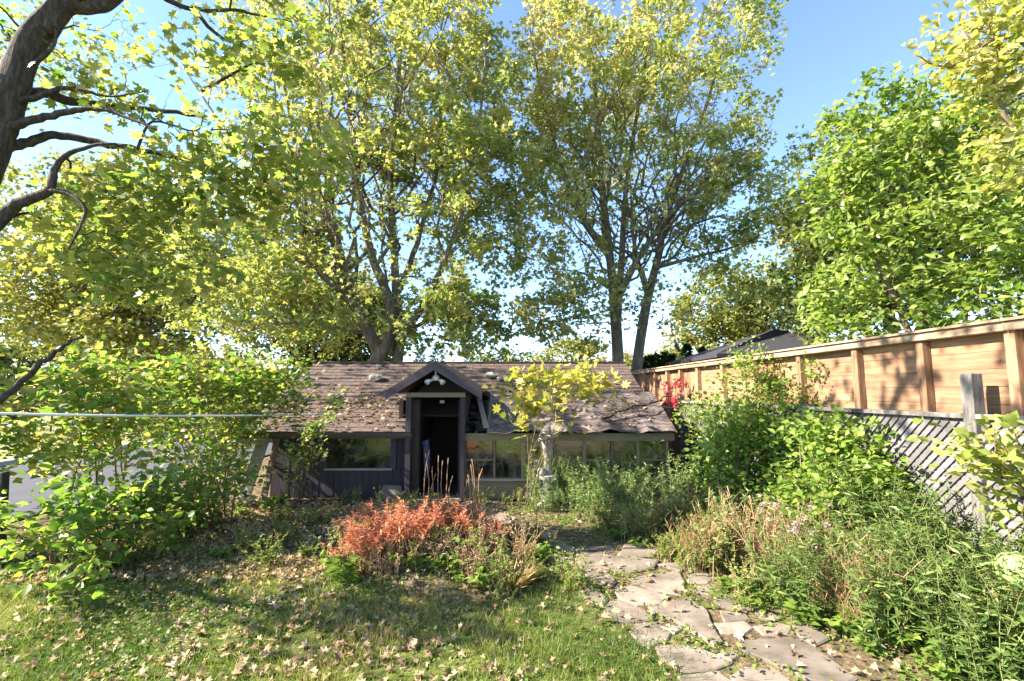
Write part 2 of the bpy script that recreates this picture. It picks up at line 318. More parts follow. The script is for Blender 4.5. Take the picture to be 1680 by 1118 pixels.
# grass strip over the road, lies flat beyond the kerb
m, t, out = new_mat('far_lawn'); g = N(t, "ShaderNodeNewGeometry"); na = noise(2.5)
gr = ramp(t, [(0.07, 0.09, 0.025), (0.17, 0.18, 0.05), (0.3, 0.26, 0.11)], [.3, .5, .7]); t.links.new(na.outputs[0], gr.inputs[0])
p = N(t, "ShaderNodeBsdfPrincipled"); p.inputs["Roughness"].default_value = 0.95; t.links.new(gr.outputs[0], p.inputs["Base Color"]); t.links.new(p.outputs[0], out.inputs[0])
tag(MB().add([(-60, -20, 0.03), (-12.5, -20, 0.03), (-12.5, 60, 0.03), (-60, 60, 0.03)], [(0, 1, 2, 3)]).obj('far_lawn', m), kind='structure')
tag(MB().box(-12.15, -6.9, -20, 60, -0.3, -0.02).obj('road', M['asphalt']), kind='structure')
mb = MB()
for i in range(27):
    y0 = -18 + i * 2.9; mb.box(-12.5, -12.15, y0, y0 + 2.885, -0.2, 0.1 + 0.012 * math.sin(i * 2.2))
tag(mb.obj('kerb', M['concrete']), kind='structure')

# ---------------------------------------------------------------- leaves
def norm(a): return a / np.maximum(np.linalg.norm(a, axis=-1, keepdims=True), 1e-9)
SHAPES = {}
SHAPES['kite'] = (np.array([[0, 0, 0], [-.36, .45, .1], [0, 1, -.05], [.36, .45, .1]]), np.array([[0, 2, 1], [0, 3, 2]]))
SHAPES['star'] = (np.array([[0, 0, 0], [-.55, .5, .05], [-.17, .56, 0], [0, 1.05, -.1], [.17, .56, 0], [.55, .5, .05]]), np.array([[0, 2, 1], [0, 3, 2], [0, 4, 3], [0, 5, 4]]))
SHAPES['ovate'] = (np.array([[0, 0, 0], [-.27, .25, .07], [-.3, .55, .08], [0, 1, -.12], [.3, .55, .08], [.27, .25, .07], [0, .5, 0]]), np.array([[0, 6, 1], [1, 6, 2], [2, 6, 3], [3, 6, 4], [4, 6, 5], [5, 6, 0]]))
SHAPES['obovate'] = (np.array([[0, 0, 0], [-.17, .35, .05], [-.27, .7, .07], [0, 1, -.1], [.27, .7, .07], [.17, .35, .05], [0, .55, 0]]), SHAPES['ovate'][1])
SHAPES['lance'] = (np.array([[0, 0, 0], [-.1, .35, .03], [0, 1, -.16], [.1, .35, .03], [0, .45, 0]]), np.array([[0, 4, 1], [1, 4, 2], [2, 4, 3], [3, 4, 0]]))
SHAPES['blade'] = (np.array([[-.028, 0, 0], [.028, 0, 0], [.018, .6, .0], [-.018, .6, 0], [0, 1, -.14]]), np.array([[0, 1, 2], [0, 2, 3], [3, 2, 4]]))
_m = np.array([[0, -.02, 0], [-.3, -.06, .02], [-.22, .12, 0], [-.62, .3, .06], [-.36, .4, 0], [-.42, .72, .04], [-.16, .6, 0], [0, 1.05, -.1],
               [.16, .6, 0], [.42, .72, .04], [.36, .4, 0], [.62, .3, .06], [.22, .12, 0], [.3, -.06, .02], [0, .35, -.03]])
SHAPES['maple'] = (_m, np.array([[14, i + 1, i] if False else [14, (i + 1) % 14, i] for i in range(14)]))
SHAPES['curl'] = (_m * np.array([1, 1, 1]) + np.stack([0 * _m[:, 0], 0 * _m[:, 0], 0.45 * _m[:, 0] ** 2 + 0.25 * (_m[:, 1] - .4) ** 2], -1), SHAPES['maple'][1])
_c = _m * np.array([.75, .95, 1]); _c[:, 2] = .55 * np.abs(_c[:, 0]) - .3 * (_c[:, 1] - .4) ** 2 + .08 * np.sin(9 * _c[:, 1])
SHAPES['crumple'] = (_c, SHAPES['maple'][1])
_tm = {}
def template_mesh(shape, mat, b):
    k = (shape, mat.name, b)
    if k not in _tm:
        V, T = SHAPES[shape]; me = raw_mesh('leaf', V, T, 3, np.full(len(T), (b + .5) / 6)); me.materials.append(mat); _tm[k] = me
    return _tm[k]
def leaf_frames(n, up=0.6, droop=0.3, out_dir=None, outw=0.0):
    Nn = norm(np.array([0, 0, up]) + rng.normal(0, 0.5, (n, 3)))
    A = rng.normal(0, 1, (n, 3)); A[:, 2] = A[:, 2] * 0.4 - droop
    if out_dir is not None: A = A + outw * out_dir
    A = norm(A); Nn = norm(Nn - A * np.sum(A * Nn, 1, keepdims=True))
    return A, Nn
def leaf_mesh(name, P, A, Nn, S, T, shape):
    TV, TF = SHAPES[shape]; n = len(P); B = np.cross(A, Nn)
    V = P[:, None] + S[:, None, None] * (TV[None, :, 0:1] * B[:, None] + TV[None, :, 1:2] * A[:, None] + TV[None, :, 2:3] * Nn[:, None])
    Fc = TF[None] + (np.arange(n) * len(TV))[:, None, None]
    return raw_mesh(name, V.reshape(-1, 3), Fc.reshape(-1, 3), 3, np.repeat(np.clip(T, 0, 1), len(TF)))
def leaf_object(name, P, A, Nn, S, T, shape, mat, parent, kind_parent_world=True):
    me = template_mesh(shape, mat, int(min(5, max(0, T * 6))))
    o = bpy.data.objects.new(name, me); COL.objects.link(o)
    B = np.cross(A, Nn) * S; A2 = A * S; N2 = Nn * S
    Mx = Matrix(((B[0], A2[0], N2[0], P[0]), (B[1], A2[1], N2[1], P[1]), (B[2], A2[2], N2[2], P[2]), (0, 0, 0, 1)))
    if parent is not None: attach(o, parent)
    o.matrix_basis = Mx
    return o
def foliage(parent, name, P, A, Nn, S, T, shape, mat, parts=0, minpx=9):
    """one mesh of leaves; the ones that show largest are leaf objects of their own"""
    keep = np.ones(len(P), bool)
    if parts:
        px, py, dep = project(P); view = norm(np.array([0, 0, EYE]) - P)
        sc = S * F / dep; rank = sc * (0.35 + np.abs(np.sum(view * Nn, 1)))
        ok = (px > 5) & (px < 1675) & (py > 5) & (py < 1113) & (dep > 0.5) & (sc > minpx)
        c = np.where(ok)[0]; c = c[np.argsort(-rank[c])][:parts]; keep[c] = False
    o = link(name, leaf_mesh(name, P[keep], A[keep], Nn[keep], S[keep], T[keep], shape), mat, parent)
    if parts:
        tag(o, kind='stuff')
        for i in c: leaf_object('leaf', P[i], A[i], Nn[i], S[i], T[i], shape, mat, parent if parent.type == 'EMPTY' and not name == 'crown' else o)
    return o

# ---------------------------------------------------------------- trees
def smooth_path(pts, n, wig=0.0):
    pts = np.array(pts, float); m = len(pts)
    if m == 2: P = pts[0] + (pts[1] - pts[0]) * np.linspace(0, 1, n)[:, None]
    else:
        e = np.vstack([2 * pts[0] - pts[1], pts, 2 * pts[-1] - pts[-2]]); P = []
        for u in np.linspace(0, m - 1 - 1e-6, n):
            i = int(u); t_ = u - i; p0, p1, p2, p3 = e[i:i + 4]
            P.append(0.5 * (2 * p1 + (p2 - p0) * t_ + (2 * p0 - 5 * p1 + 4 * p2 - p3) * t_ ** 2 + (3 * p1 - p0 - 3 * p2 + p3) * t_ ** 3))
        P = np.array(P)
    if wig:
        w = rng.normal(0, wig, (n, 3)); w[0] = 0; w[-1] *= .5; P = P + w
    return P
def env_points(env, n, shell=0.45):
    w = np.array([e[2] for e in env], float); w /= w.sum(); out = []
    for (c, r, _), k in zip(env, rng.multinomial(n, w)):
        d = norm(rng.normal(0, 1, (k, 3))); rad = rng.random(k) ** shell
        out.append(np.array(c) + d * rad[:, None] * np.array(r))
    return np.vstack(out)
def tree(name, label, base, limbs, env, nsub, ntwig, nleaf, lsize, shape, mat, bark, group=None, parts=0, cat='tree', tint=(.0, 1.0), spread=.22, shell=.45, zmin=0.3, twig_r=0.006, sub_r=.014, clear=None, fan=None, tint_fn=None, up=0.6):
    root = empty(name, base, label, cat, group)
    nodes = []; rad = []; out = []
    for i, (pts, r0, r1) in enumerate(limbs):
        n = max(8, (7 if r0 > .1 else 4) * len(pts)); P = smooth_path(pts, n, 0.0 if r0 > .1 else 0.003 * np.linalg.norm(np.array(pts[-1]) - np.array(pts[0])))
        u = np.linspace(0, 1, n); rr = r0 + (r1 - r0) * u ** 0.8
        if i == 0 and pts[0][2] < 0.2: rr = rr * (1 + 0.5 * np.exp(-u * 14))
        MB().tube(P, rr, 18 if r0 > .08 else 7, True, .07 if r0 > .08 else .04).obj('trunk' if i == 0 else 'limb', bark, root, True)
        s0 = n // 4 if i == 0 else 1
        nodes.append(P[s0:]); rad.append(rr[s0:])
    ND = np.vstack(nodes); RD = np.concatenate(rad)
    core = ND.mean(0)
    def grow(targets, npt, sides, rmax, rend, mb):
        nonlocal ND, RD
        paths = []
        for tg in targets:
            d = np.linalg.norm(ND - tg, axis=1)
            k = np.argmin(d + 0.9 * np.maximum(0, ND[:, 2] - tg[2] + 0.15 * d)); L = d[k]
            if L < 0.05 or L > 6: continue
            p0 = ND[k]; mid = p0 + (tg - p0) * 0.5 + np.array([0, 0, 0.12 * L]) + rng.normal(0, 0.07 * L, 3)
            P = smooth_path([p0, mid, tg], npt, 0.02 * L)
            r0 = min(RD[k] * 0.65, 0.011 * L + rmax); rr = np.linspace(r0, min(rend, r0), npt)
            mb.tube(P, rr, sides, False); paths.append(P)
            ND = np.vstack([ND, P[1:]]); RD = np.concatenate([RD, rr[1:]])
        return paths
    if fan is not None:
        fm_ = MB(); cand = np.where((ND[:, 2] > fan[1]) & (ND[:, 2] < fan[2]))[0]
        for tg in env_points(env[:3], fan[0] * 4, .3):
            k = cand[rng.integers(0, len(cand))]; v = tg - ND[k]; L = np.linalg.norm(v)
            if v[2] / L < .45 or L < 3 or L > 9: continue
            P = smooth_path([ND[k], ND[k] + v * .33 + rng.normal(0, .08, 3) * L * .3, ND[k] + v * .68 + rng.normal(0, .06, 3) * L * .3, tg], 14, .015 * L)
            rr = np.linspace(min(RD[k] * .6, .016 + .006 * L), .008, 14); fm_.tube(P, rr, 6, False); ND = np.vstack([ND, P[2:]]); RD = np.concatenate([RD, rr[2:]])
        tag(fm_.obj('ascending_branches', bark, root, True), kind='stuff')
    sub = env_points(env, nsub, .6); sub = sub[sub[:, 2] > zmin]
    sub = sub[np.argsort(np.linalg.norm(sub - core, axis=1))]
    mb = MB(); p1 = grow(sub, 8, 5, sub_r, 0.007, mb); tag(mb.obj('branches', bark, root, True), kind='stuff')
    tw = env_points(env, ntwig, shell); tw = tw[tw[:, 2] > zmin]
    mb = MB(); p2 = grow(tw, 5, 3, 0.003, twig_r * .5, mb); tag(mb.obj('twigs', bark, root, True), kind='stuff')
    segs = np.array([p[2:] for p in p2]); npth, k, _ = segs.shape
    sel = rng.integers(0, npth, nleaf); kk = np.minimum(k - 1, (rng.random(nleaf) ** .7 * k).astype(int))
    P = segs[sel, kk] + rng.normal(0, spread, (nleaf, 3)) * np.array([1, 1, .75])
    clump = rng.random(npth)
    if clear is not None:
        cx, cw, cz, cp = clear; pz = np.clip((P[:, 2] - 2.5) / (cz - 2.5), 0, 1)
        kp = ~((np.abs(P[:, 0] - cx) < cw * (.6 + 1.0 * pz)) & (P[:, 2] < cz) & (rng.random(nleaf) < cp)); P = P[kp]; sel = sel[kp]; nleaf = len(P)
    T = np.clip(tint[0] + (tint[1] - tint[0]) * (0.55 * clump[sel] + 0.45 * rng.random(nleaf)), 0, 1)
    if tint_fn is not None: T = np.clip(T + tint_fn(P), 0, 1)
    A, Nn = leaf_frames(nleaf, up, 0.35)
    S = lsize * rng.uniform(.6, 1.25, nleaf)
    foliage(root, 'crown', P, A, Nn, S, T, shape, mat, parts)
    return root
def pl(Y, *pts, dy=0.0):
    """polyline along photographed positions at distance Y (drifting by dy along its length)"""
    n = len(pts); return [at(a, b_, Y + dy * i / max(1, n - 1)) for i, (a, b_) in enumerate(pts)]

# ---------------------------------------------------------------- garden shed with greenhouse half
EV, RG = (8.08, 1.10), (11.0, 2.40)          # eave and ridge (Y, Z)
XL, XR = -4.45, 2.55
def roofz(y): return EV[1] + (RG[1] - EV[1]) * (y - EV[0]) / (RG[0] - EV[0])
shed = empty('garden_shed', (-1.2, 9.5, 0), 'low purple-brown garden shed with gabled doorway and glazed greenhouse half', 'shed')
WY = 8.40
MB().box(-4.0, XR - .05, WY, 13.4, -0.03, 0.02).obj('floor', M['soil_dark'], shed)
MB().box(-4.05, XR, 13.4, 13.5, 0, 1.2).obj('back_wall', M['dark_wood'], shed)
MB().add([(-4.06, WY, 0), (-4.06, 13.4, 0), (-4.06, 13.4, 1.2), (-4.06, RG[0], 2.33), (-4.06, WY, 1.2), (-4.0, WY, 0), (-4.0, 13.4, 0), (-4.0, 13.4, 1.2), (-4.0, RG[0], 2.33), (-4.0, WY, 1.2)],
         [(0, 1, 2, 3, 4), (9, 8, 7, 6, 5), (0, 5, 6, 1), (4, 9, 5, 0), (3, 8, 9, 4), (2, 7, 8, 3), (1, 6, 7, 2)]).obj('side_wall', M['purple'], shed)
MB().add([(XR, WY + .1, 0), (XR, 13.4, 0), (XR, 13.4, 1.2), (XR, RG[0], 2.33), (XR, WY + .1, 1.15), (XR - .06, WY + .1, 0), (XR - .06, 13.4, 0), (XR - .06, 13.4, 1.2), (XR - .06, RG[0], 2.33), (XR - .06, WY + .1, 1.15)],
         [(4, 3, 2, 1, 0), (5, 6, 7, 8, 9), (1, 6, 5, 0), (0, 5, 9, 4), (4, 9, 8, 3), (3, 8, 7, 2), (2, 7, 6, 1)]).obj('side_wall', M['dark_wood'], shed)
MB().box(-1.95, -1.88, WY + .1, 13.3, 0, 1.6).obj('partition', M['dark_wood'], shed)
MB().box(-0.86, -0.80, WY + .35, 13.3, 0, 1.3).obj('partition', M['dark_wood'], shed)
# front wall of upright boards, window hole between them
wx0, wx1, wz0, wz1 = -3.12, -2.05, 0.47, 1.0
x = -4.0
i = 0
while x < -1.72:
    w = 0.125; x1 = min(x + w, -1.7); y0 = WY - 0.004 * (i % 2)
    if x1 < wx0 or x > wx1: MB().box(x, x1 - .004, y0, y0 + .03, 0.02, 1.08).obj('wall_board', M['purple'], shed)
    else:
        MB().box(x, x1 - .004, y0, y0 + .03, 0.02, wz0 - .03).obj('wall_board', M['purple'], shed)
    x += w; i += 1
MB().box(-4.0, -1.72, WY - .02, WY + .028, 1.035, 1.075).obj('wall_header', M['purple'], shed)
win = MB().box(wx0 - .12, wx0, WY - .03, WY + .02, wz0 - .03, wz1 + .03).box(wx1, wx1 + .1, WY - .032, WY + .02, wz0 - .03, wz1 + .03).box(wx0 - .12, wx1 + .1, WY - .035, WY + .02, wz1 + .031, wz1 + .034).obj('window', M['purple_trim'], shed)
MB().box(wx0 - .03, wx1 + .03, WY - .05, WY + .02, wz0 - .032, wz0).obj('sill', M['plank'], win)
MB().box(wx0, wx1, WY, WY + .006, wz0, wz1 + .03).obj('pane', M['glass'], win)
MB().box((wx0 + wx1) / 2 + .12, (wx0 + wx1) / 2 + .15, WY + .012, WY + .03, wz0, wz1).obj('mullion', M['dark_wood'], win)
# gutter along the left eave
def gutter(x0, x1):
    pr = [(-.06, .0), (-.05, -.055), (.03, -.06), (.035, .0), (.028, .0), (.024, -.05), (-.045, -.047), (-.053, .0)]
    vs = [(x, EV[0] - .02 + a, 1.085 + b_) for x in (x0, x1) for a, b_ in pr]; n = len(pr)
    return MB().add(vs, [(i, (i + 1) % n, n + (i + 1) % n, n + i) for i in range(n)] + [tuple(range(n))[::-1], tuple(range(n, 2 * n))])
gutter(-4.85, -1.68).obj('gutter', M['gutter'], shed)
# roof: deck plus courses of shingles (left half whole slope, right half upper slope), roll roofing below on the right
sl_len = math.hypot(RG[0] - EV[0], RG[1] - EV[1]); ud = np.array([0, (RG[0] - EV[0]) / sl_len, (RG[1] - EV[1]) / sl_len]); nd = np.array([0, -ud[2], ud[1]])
def RP(x, s, h=0.0): return np.array([x, EV[0], EV[1]]) + ud * s + nd * h
def slab(x0, x1, s0, s1, h0, h1):
    vs = [RP(x_, s_, h_) for h_ in (h0, h1) for s_ in (s0, s1) for x_ in (x0, x1)]
    return MB().add(vs, [(0, 2, 3, 1), (4, 5, 7, 6), (0, 1, 5, 4), (2, 6, 7, 3), (0, 4, 6, 2), (1, 3, 7, 5)])
roof = slab(XL, -1.62, 0, sl_len, -.04, -.005).obj('roof', M['dark_wood'], shed)
slab(-1.62, -.87, .62, sl_len, -.04, -.005).obj('deck', M['dark_wood'], roof)
slab(-.87, XR, 1.45, sl_len, -.04, -.005).obj('deck', M['dark_wood'], roof)
MB().add([(XL, RG[0], 2.36), (XR, RG[0], 2.36), (XR, 13.6, 1.15), (XL, 13.6, 1.15), (XL, RG[0], 2.41), (XR, RG[0], 2.41), (XR, 13.6, 1.2), (XL, 13.6, 1.2)],
         [(0, 1, 2, 3), (7, 6, 5, 4), (0, 4, 5, 1), (2, 6, 7, 3), (0, 3, 7, 4), (1, 5, 6, 2)]).obj('rear_slope', M['shingle'], roof)
MB().box(XL, XR, RG[0] - .07, RG[0] + .07, 2.4, 2.425).obj('ridge_cap', M['shingle'], roof)
for x0, x1, s0 in ((XL, -1.64, 0.0), (-0.86, XR, 1.42), (-1.64, -.86, 2.2)):
    s = s0 - .02; r_ = 0
    while s < sl_len - .05:
        x = x0 - (0.15 if r_ % 2 else 0.0)
        while x < x1 - .02:
            a = max(x, x0); c = min(x + .31, x1)
            if c - a > .03:
                j = random.uniform(-.01, .01); lift = random.uniform(-.004, .003) + (.014 if random.random() < .05 else 0)
                e = min(s + .2, sl_len)
                vs = [RP(a, s + j, .012 + lift), RP(c - .008, s + j + random.uniform(-.006, .006), .012 + lift), RP(c - .008, e, 0.0), RP(a, e, 0.0),
                      RP(a, s + j, -.002), RP(c - .008, s + j, -.002)]
                MB().add(vs, [(0, 1, 2, 3), (4, 5, 1, 0), (0, 3, 4), (1, 5, 2)]).obj('shingle', M['shingle'], roof)
            x += .31
        s += .175; r_ += 1
# wavy sheets of roll roofing over the greenhouse half
nsh = 5; xa = -.38
for k in range(nsh):
    x0 = xa + (XR + .1 - xa) * k / nsh; x1 = xa + (XR + .1 - xa) * (k + 1) / nsh + .05
    gxs = np.linspace(x0, x1, 9); gss = np.linspace(-.06, 1.5, 12); vs = []
    for hh in (0.0, .012):
        for s_ in gss:
            for x_ in gxs:
                wav = .018 * math.sin(7 * x_ + 3 * s_ + k) * (1.2 - s_ / 1.5) + .015 * math.sin(17 * x_ + k * 2) * max(0, 1 - s_ / .5) + rng.normal(0, .003)
                vs.append(RP(x_, s_ + .02 * math.sin(5 * x_), .02 + wav + hh + .006 * (k % 2)))
    n1, n2 = len(gxs), len(gss); fs = []
    for b0 in (0, n1 * n2):
        fs += [(b0 + j * n1 + i, b0 + j * n1 + i + 1, b0 + (j + 1) * n1 + i + 1, b0 + (j + 1) * n1 + i) for j in range(n2 - 1) for i in range(n1 - 1)]
    fs += [(i, i + 1, n1 * n2 + i + 1, n1 * n2 + i) for i in range(n1 - 1)]
    MB().add(vs, fs).obj('roofing_sheet', M['roll_roof'], roof)
# glazed strip of roof beside the doorway
for k in range(5):
    s0 = .02 + k * .3; slab(-.8, -.4, s0 - .03, s0 + .3, .0 + .004 * (4 - k), .006 + .004 * (4 - k)).obj('roof_pane', M['glass'], roof)
slab(-.82, -.79, 0, 1.5, -.03, .03).obj('glazing_bar', M['old_wood'], roof); slab(-.6, -.58, 0, 1.5, -.03, -.002).obj('glazing_bar', M['old_wood'], roof); slab(-.41, -.37, 0, 1.5, -.03, .03).obj('glazing_bar', M['old_wood'], roof)
MB().box(XL, -1.64, EV[0] + .02, EV[0] + .05, .99, 1.07).obj('fascia', M['gutter'], shed)
# greenhouse front
MB().box(-.82, XR + .12, EV[0] + .06, EV[0] + .15, .95, 1.07).obj('header_beam', M['old_wood'], shed)
MB().box(-.82, XR, WY - .2, WY - .06, .0, .3).obj('knee_wall', M['old_wood'], shed)
MB().box(-.84, XR + .02, WY - .24, WY - .04, .301, .335).obj('sill_plank', M['plank'], shed)
GX = [at(p_, 740, 8.22)[0] for p_ in (763, 811, 858, 911, 958, 1004, 1046, 1094)]
for k, x_ in enumerate(GX):
    w = .06 if k in (2, 4) else .042
    MB().box(x_ - w / 2, x_ + w / 2, 8.19, 8.25, .336, .949).obj('mullion', M['old_post'] if k % 2 else M['old_wood'], shed)
for k, (a, c) in enumerate(zip(GX[:-1], GX[1:])):
    pn = MB().box(a + .03, c - .03, 8.215, 8.22, .336, .949).obj('window_pane', M['glass_clear'], shed)
    if k in (0, 4, 6): MB().box(a + .03, c - .03, 8.2, 8.23, .62, .645).obj('glazing_bar', M['old_wood'], pn)
for yy, zz in ((9.1, .42), (10.2, .55)):
    MB().box(-.78, XR - .1, yy, yy + .5, zz, zz + .03).obj('shelf', M['old_wood'], shed)
for x_ in (-.2, .8, 1.7): MB().box(x_, x_ + .06, 9.05, 9.1, .02, 1.45).obj('inner_post', M['old_post'], shed)
# doorway with its little gable
PX0, PX1 = -1.655, -.845
for x_, w in ((PX0, .085), (PX1, .075)):
    MB().box(x_ - w, x_ + .0, 8.06, 8.2, -.02, 1.66).obj('door_post', M['purple'], shed) if x_ == PX0 else MB().box(x_, x_ + w, 8.06, 8.2, -.02, 1.66).obj('door_post', M['purple'], shed)
MB().box(PX0 + .0, PX0 + .11, 8.22, 8.42, 0, 1.62).obj('door_jamb', M['dark_wood'], shed); MB().box(PX1 - .05, PX1, 8.22, 8.42, 0, 1.62).obj('door_jamb', M['dark_wood'], shed)
MB().box(PX0 - .08, PX1 + .08, 8.04, 8.12, 1.66, 1.735).obj('lintel', M['old_wood'], shed)
MB().box(PX0 - .085, PX0, 8.21, 10.3, .9, 1.7).obj('porch_cheek', M['purple'], shed); MB().box(PX1, PX1 + .075, 8.21, 10.3, .9, 1.7).obj('porch_cheek', M['purple'], shed)
pk = np.array([-1.255, 2.225]); 
for sx, ex in ((-1, -2.03), (1, -.48)):
    e2 = np.array([ex, 1.735]); d = (e2 - pk); n_ = np.array([-d[1], d[0]]) / np.linalg.norm(d); n_ = n_ if n_[1] > 0 else -n_
    def prof(y0, y1, a, c, top): # sloped slab in the XZ plane
        vs = [(q[0], y, q[1]) for y in (y0, y1) for q in (a, c, c + n_ * top, a + n_ * top)]
        return MB().add(vs, [(0, 1, 2, 3), (7, 6, 5, 4), (0, 4, 5, 1), (2, 6, 7, 3), (1, 5, 6, 2), (0, 3, 7, 4)])
    vert = lambda p_, h: np.array([p_[0], p_[1] + h])
    vs = [(q[0], y, q[1]) for y in (7.86, 7.89) for q in (pk, e2, vert(e2, -.11), vert(pk, -.125))]
    MB().add(vs, [(0, 1, 2, 3), (7, 6, 5, 4), (0, 4, 5, 1), (2, 6, 7, 3), (1, 5, 6, 2), (0, 3, 7, 4)]).obj('bargeboard', M['purple_trim'], shed)
    prof(7.87, 10.6, pk, e2, .03).obj('porch_roof', M['purple_trim'] if False else M['shingle'], shed)
    vs = [(q[0], y, q[1]) for y in (8.0, 8.06) for q in (vert(pk, -.01), vert(e2, -.005) + np.array([-sx * .12, .06]), vert(e2, -.07) + np.array([-sx * .12, .06]), vert(pk, -.075))]
    MB().add(vs, [(0, 1, 2, 3), (7, 6, 5, 4), (0, 4, 5, 1), (2, 6, 7, 3), (1, 5, 6, 2), (0, 3, 7, 4)]).obj('rafter', M['old_wood'], shed)
MB().add([(-1.75, 8.8, 1.70), (-.76, 8.8, 1.70), (-1.255, 8.8, 2.2), (-1.75, 8.83, 1.70), (-.76, 8.83, 1.70), (-1.255, 8.83, 2.2)], [(0, 1, 2), (5, 4, 3), (0, 3, 4, 1), (1, 4, 5, 2), (2, 5, 3, 0)]).obj('gable_shade_panel', M['black'], shed)  # added black sheet, its colour stands for the shaded interior behind the gable
MB().box(-2.1, -.7, 10.35, 10.4, 0, 2.1).obj('inner_wall', M['dark_wood'], shed)
MB().box(PX0, PX1, 8.0, 8.42, -.02, .03).obj('threshold', M['old_wood'], shed)
# things at the shed
lt = empty('security_light', (-1.255, 8.1, 1.98), 'white twin-head security light under the gable peak above the doorway', 'lamp')
MB().lathe((-1.255, 8.06, 1.93), [(.035, 0), (.06, .02), (.06, .07), (.03, .1)], 12).obj('base', M['white'], lt, True)
for sx in (-1, 1):
    MB().tube([(-1.255 + sx * .03, 8.05, 1.95), (-1.255 + sx * .1, 8.0, 1.93), (-1.255 + sx * .13, 7.95, 1.9)], [.015, .03, .048], 10).obj('lamp_head', M['white'], lt, True)
MB().tube([(-1.255, 8.02, 2.14), (-1.255, 8.06, 1.97)], .016, 8).obj('bracket', M['white'], lt)
tag(bevel(MB().box(-1.28, -1.2, 8.7, 8.75, 1.55, 1.6).obj('light_box', M['white']), .006), 'small white lamp box hanging inside the dark doorway', 'lamp')
mb = MB(); gxs = np.linspace(0, 1, 7)
vs = [(-1.52 + .1 * u + .03 * math.sin(6 * u + 4 * v), 8.5 + .03 * math.sin(11 * u), .25 + .65 * v + .05 * u) for v in gxs for u in gxs]
vs += [(a, b_ + .012, c) for a, b_, c in vs]
fs = [(j * 7 + i, j * 7 + i + 1, j * 7 + i + 8, j * 7 + i + 7) for j in range(6) for i in range(6)]; fs += [tuple(q + 49 for q in f[::-1]) for f in fs]
tag(mb.add(vs, fs).obj('hanging_cloth', M['cloth'], None, True), 'bluish cloth hanging just inside the dark doorway', 'cloth')
# paver leaning at the door post
pv = MB(); pr = [(-.16, 0), (.16, 0), (.19, .1), (.15, .22), (-.13, .23), (-.19, .12)]
c = G(651, 812); vs = [(c[0] + a, 8.12 + yy + .25 * b_, .0 + b_) for yy in (0, .06) for a, b_ in pr]
tag(bevel(pv.add(vs, [tuple(range(6)), tuple(range(11, 5, -1))] + [(i, i + 6, (i + 1) % 6 + 6, (i + 1) % 6) for i in range(6)]).obj('paving_block', M['stone']), .012, 2), 'round-cornered pale paving block leaning on the purple wall by the doorway', 'paver')
for px_, lab in ((773, 'white pot on the greenhouse shelf nearest the doorway'), (835, 'white pot with dark plant behind the second greenhouse pane')):
    c = at(px_, 780, 9.0); pt = empty('plant_pot', (c[0], 9.2, .45), lab, 'pot')
    MB().lathe((c[0], 9.2, .45), [(.1, 0), (.15, .19), (.165, .19), (.165, .23), (.14, .23), (.12, .1)], 16).obj('pot', M['white'], pt, True)
    n = 60; P = np.array([c[0], 9.2, .72]) + rng.normal(0, .07, (n, 3)); A, Nn = leaf_frames(n)
    foliage(pt, 'foliage', P, A, Nn, np.full(n, .08), rng.random(n), 'ovate', M['weed'])
# statue: draped legs, broken off at the waist, on a round foot
sx_, sy_ = at(898, 760, 7.75)[0], 7.75
st = empty('garden_statue', (sx_, sy_, 0), 'weathered pale stone statue of draped legs beside the greenhouse panes', 'statue')
me = bpy.data.meshes.new('figure')
prof = [(a_, b_, c_ * .78, d_ * .78) for a_, b_, c_, d_ in [(.0, .30, .10, .09), (.0, .34, .105, .09), (.0, .4, .07, .06), (.005, .48, .068, .06), (.012, .6, .085, .07), (.012, .72, .105, .085), (.005, .82, .12, .095), (.0, .9, .125, .1), (-.01, .98, .1, .085), (-.015, 1.05, .07, .06)]]
vs = []; n = 22
for cx, z, rx, ry in prof:
    for k in range(n):
        a = 2 * math.pi * k / n; groove = 1 - .26 * math.exp(-((math.sin(a) + 1) / .12) ** 1.0) * (1 if z < .8 else .2) + .05 * math.sin(6 * a + 9 * z)
        vs.append((sx_ + cx + rx * math.cos(a) * groove, sy_ + ry * math.sin(a) * groove, z + .16))
fs = [(i * n + k, i * n + (k + 1) % n, (i + 1) * n + (k + 1) % n, (i + 1) * n + k) for i in range(len(prof) - 1) for k in range(n)] + [tuple(range(n))[::-1], tuple((len(prof) - 1) * n + k for k in range(n))]
MB().add(vs, fs).obj('legs', M['statue'], st, True)
MB().tube([(sx_ - .13, sy_ - .06, 1.0), (sx_ - .05, sy_ - .11, 1.04), (sx_ + .06, sy_ - .11, 1.06), (sx_ + .14, sy_ - .06, 1.09), (sx_ + .2, sy_ - .02, 1.12)], [.03, .042, .04, .035, .02], 10).obj('drapery', M['statue'], st, True)
MB().tube([(sx_ - .12, sy_ - .05, 1.06), (sx_ - .07, sy_ - .1, 1.12), (sx_ + .03, sy_ - .1, 1.11)], [.02, .035, .025], 10).obj('drapery_fold', M['statue'], st, True)
MB().lathe((sx_, sy_, 0), [(.2, 0), (.2, .06), (.15, .09), (.13, .4), (.18, .44), (.17, .47), (.09, .49)], 18).obj('pedestal', M['statue'], st, True)
MB().lathe((sx_ - .09, sy_ - .08, .45), [(.03, 0), (.07, .04), (.075, .09), (.05, .13), (.01, .15)], 12).obj('foot_ball', M['statue'], st, True)
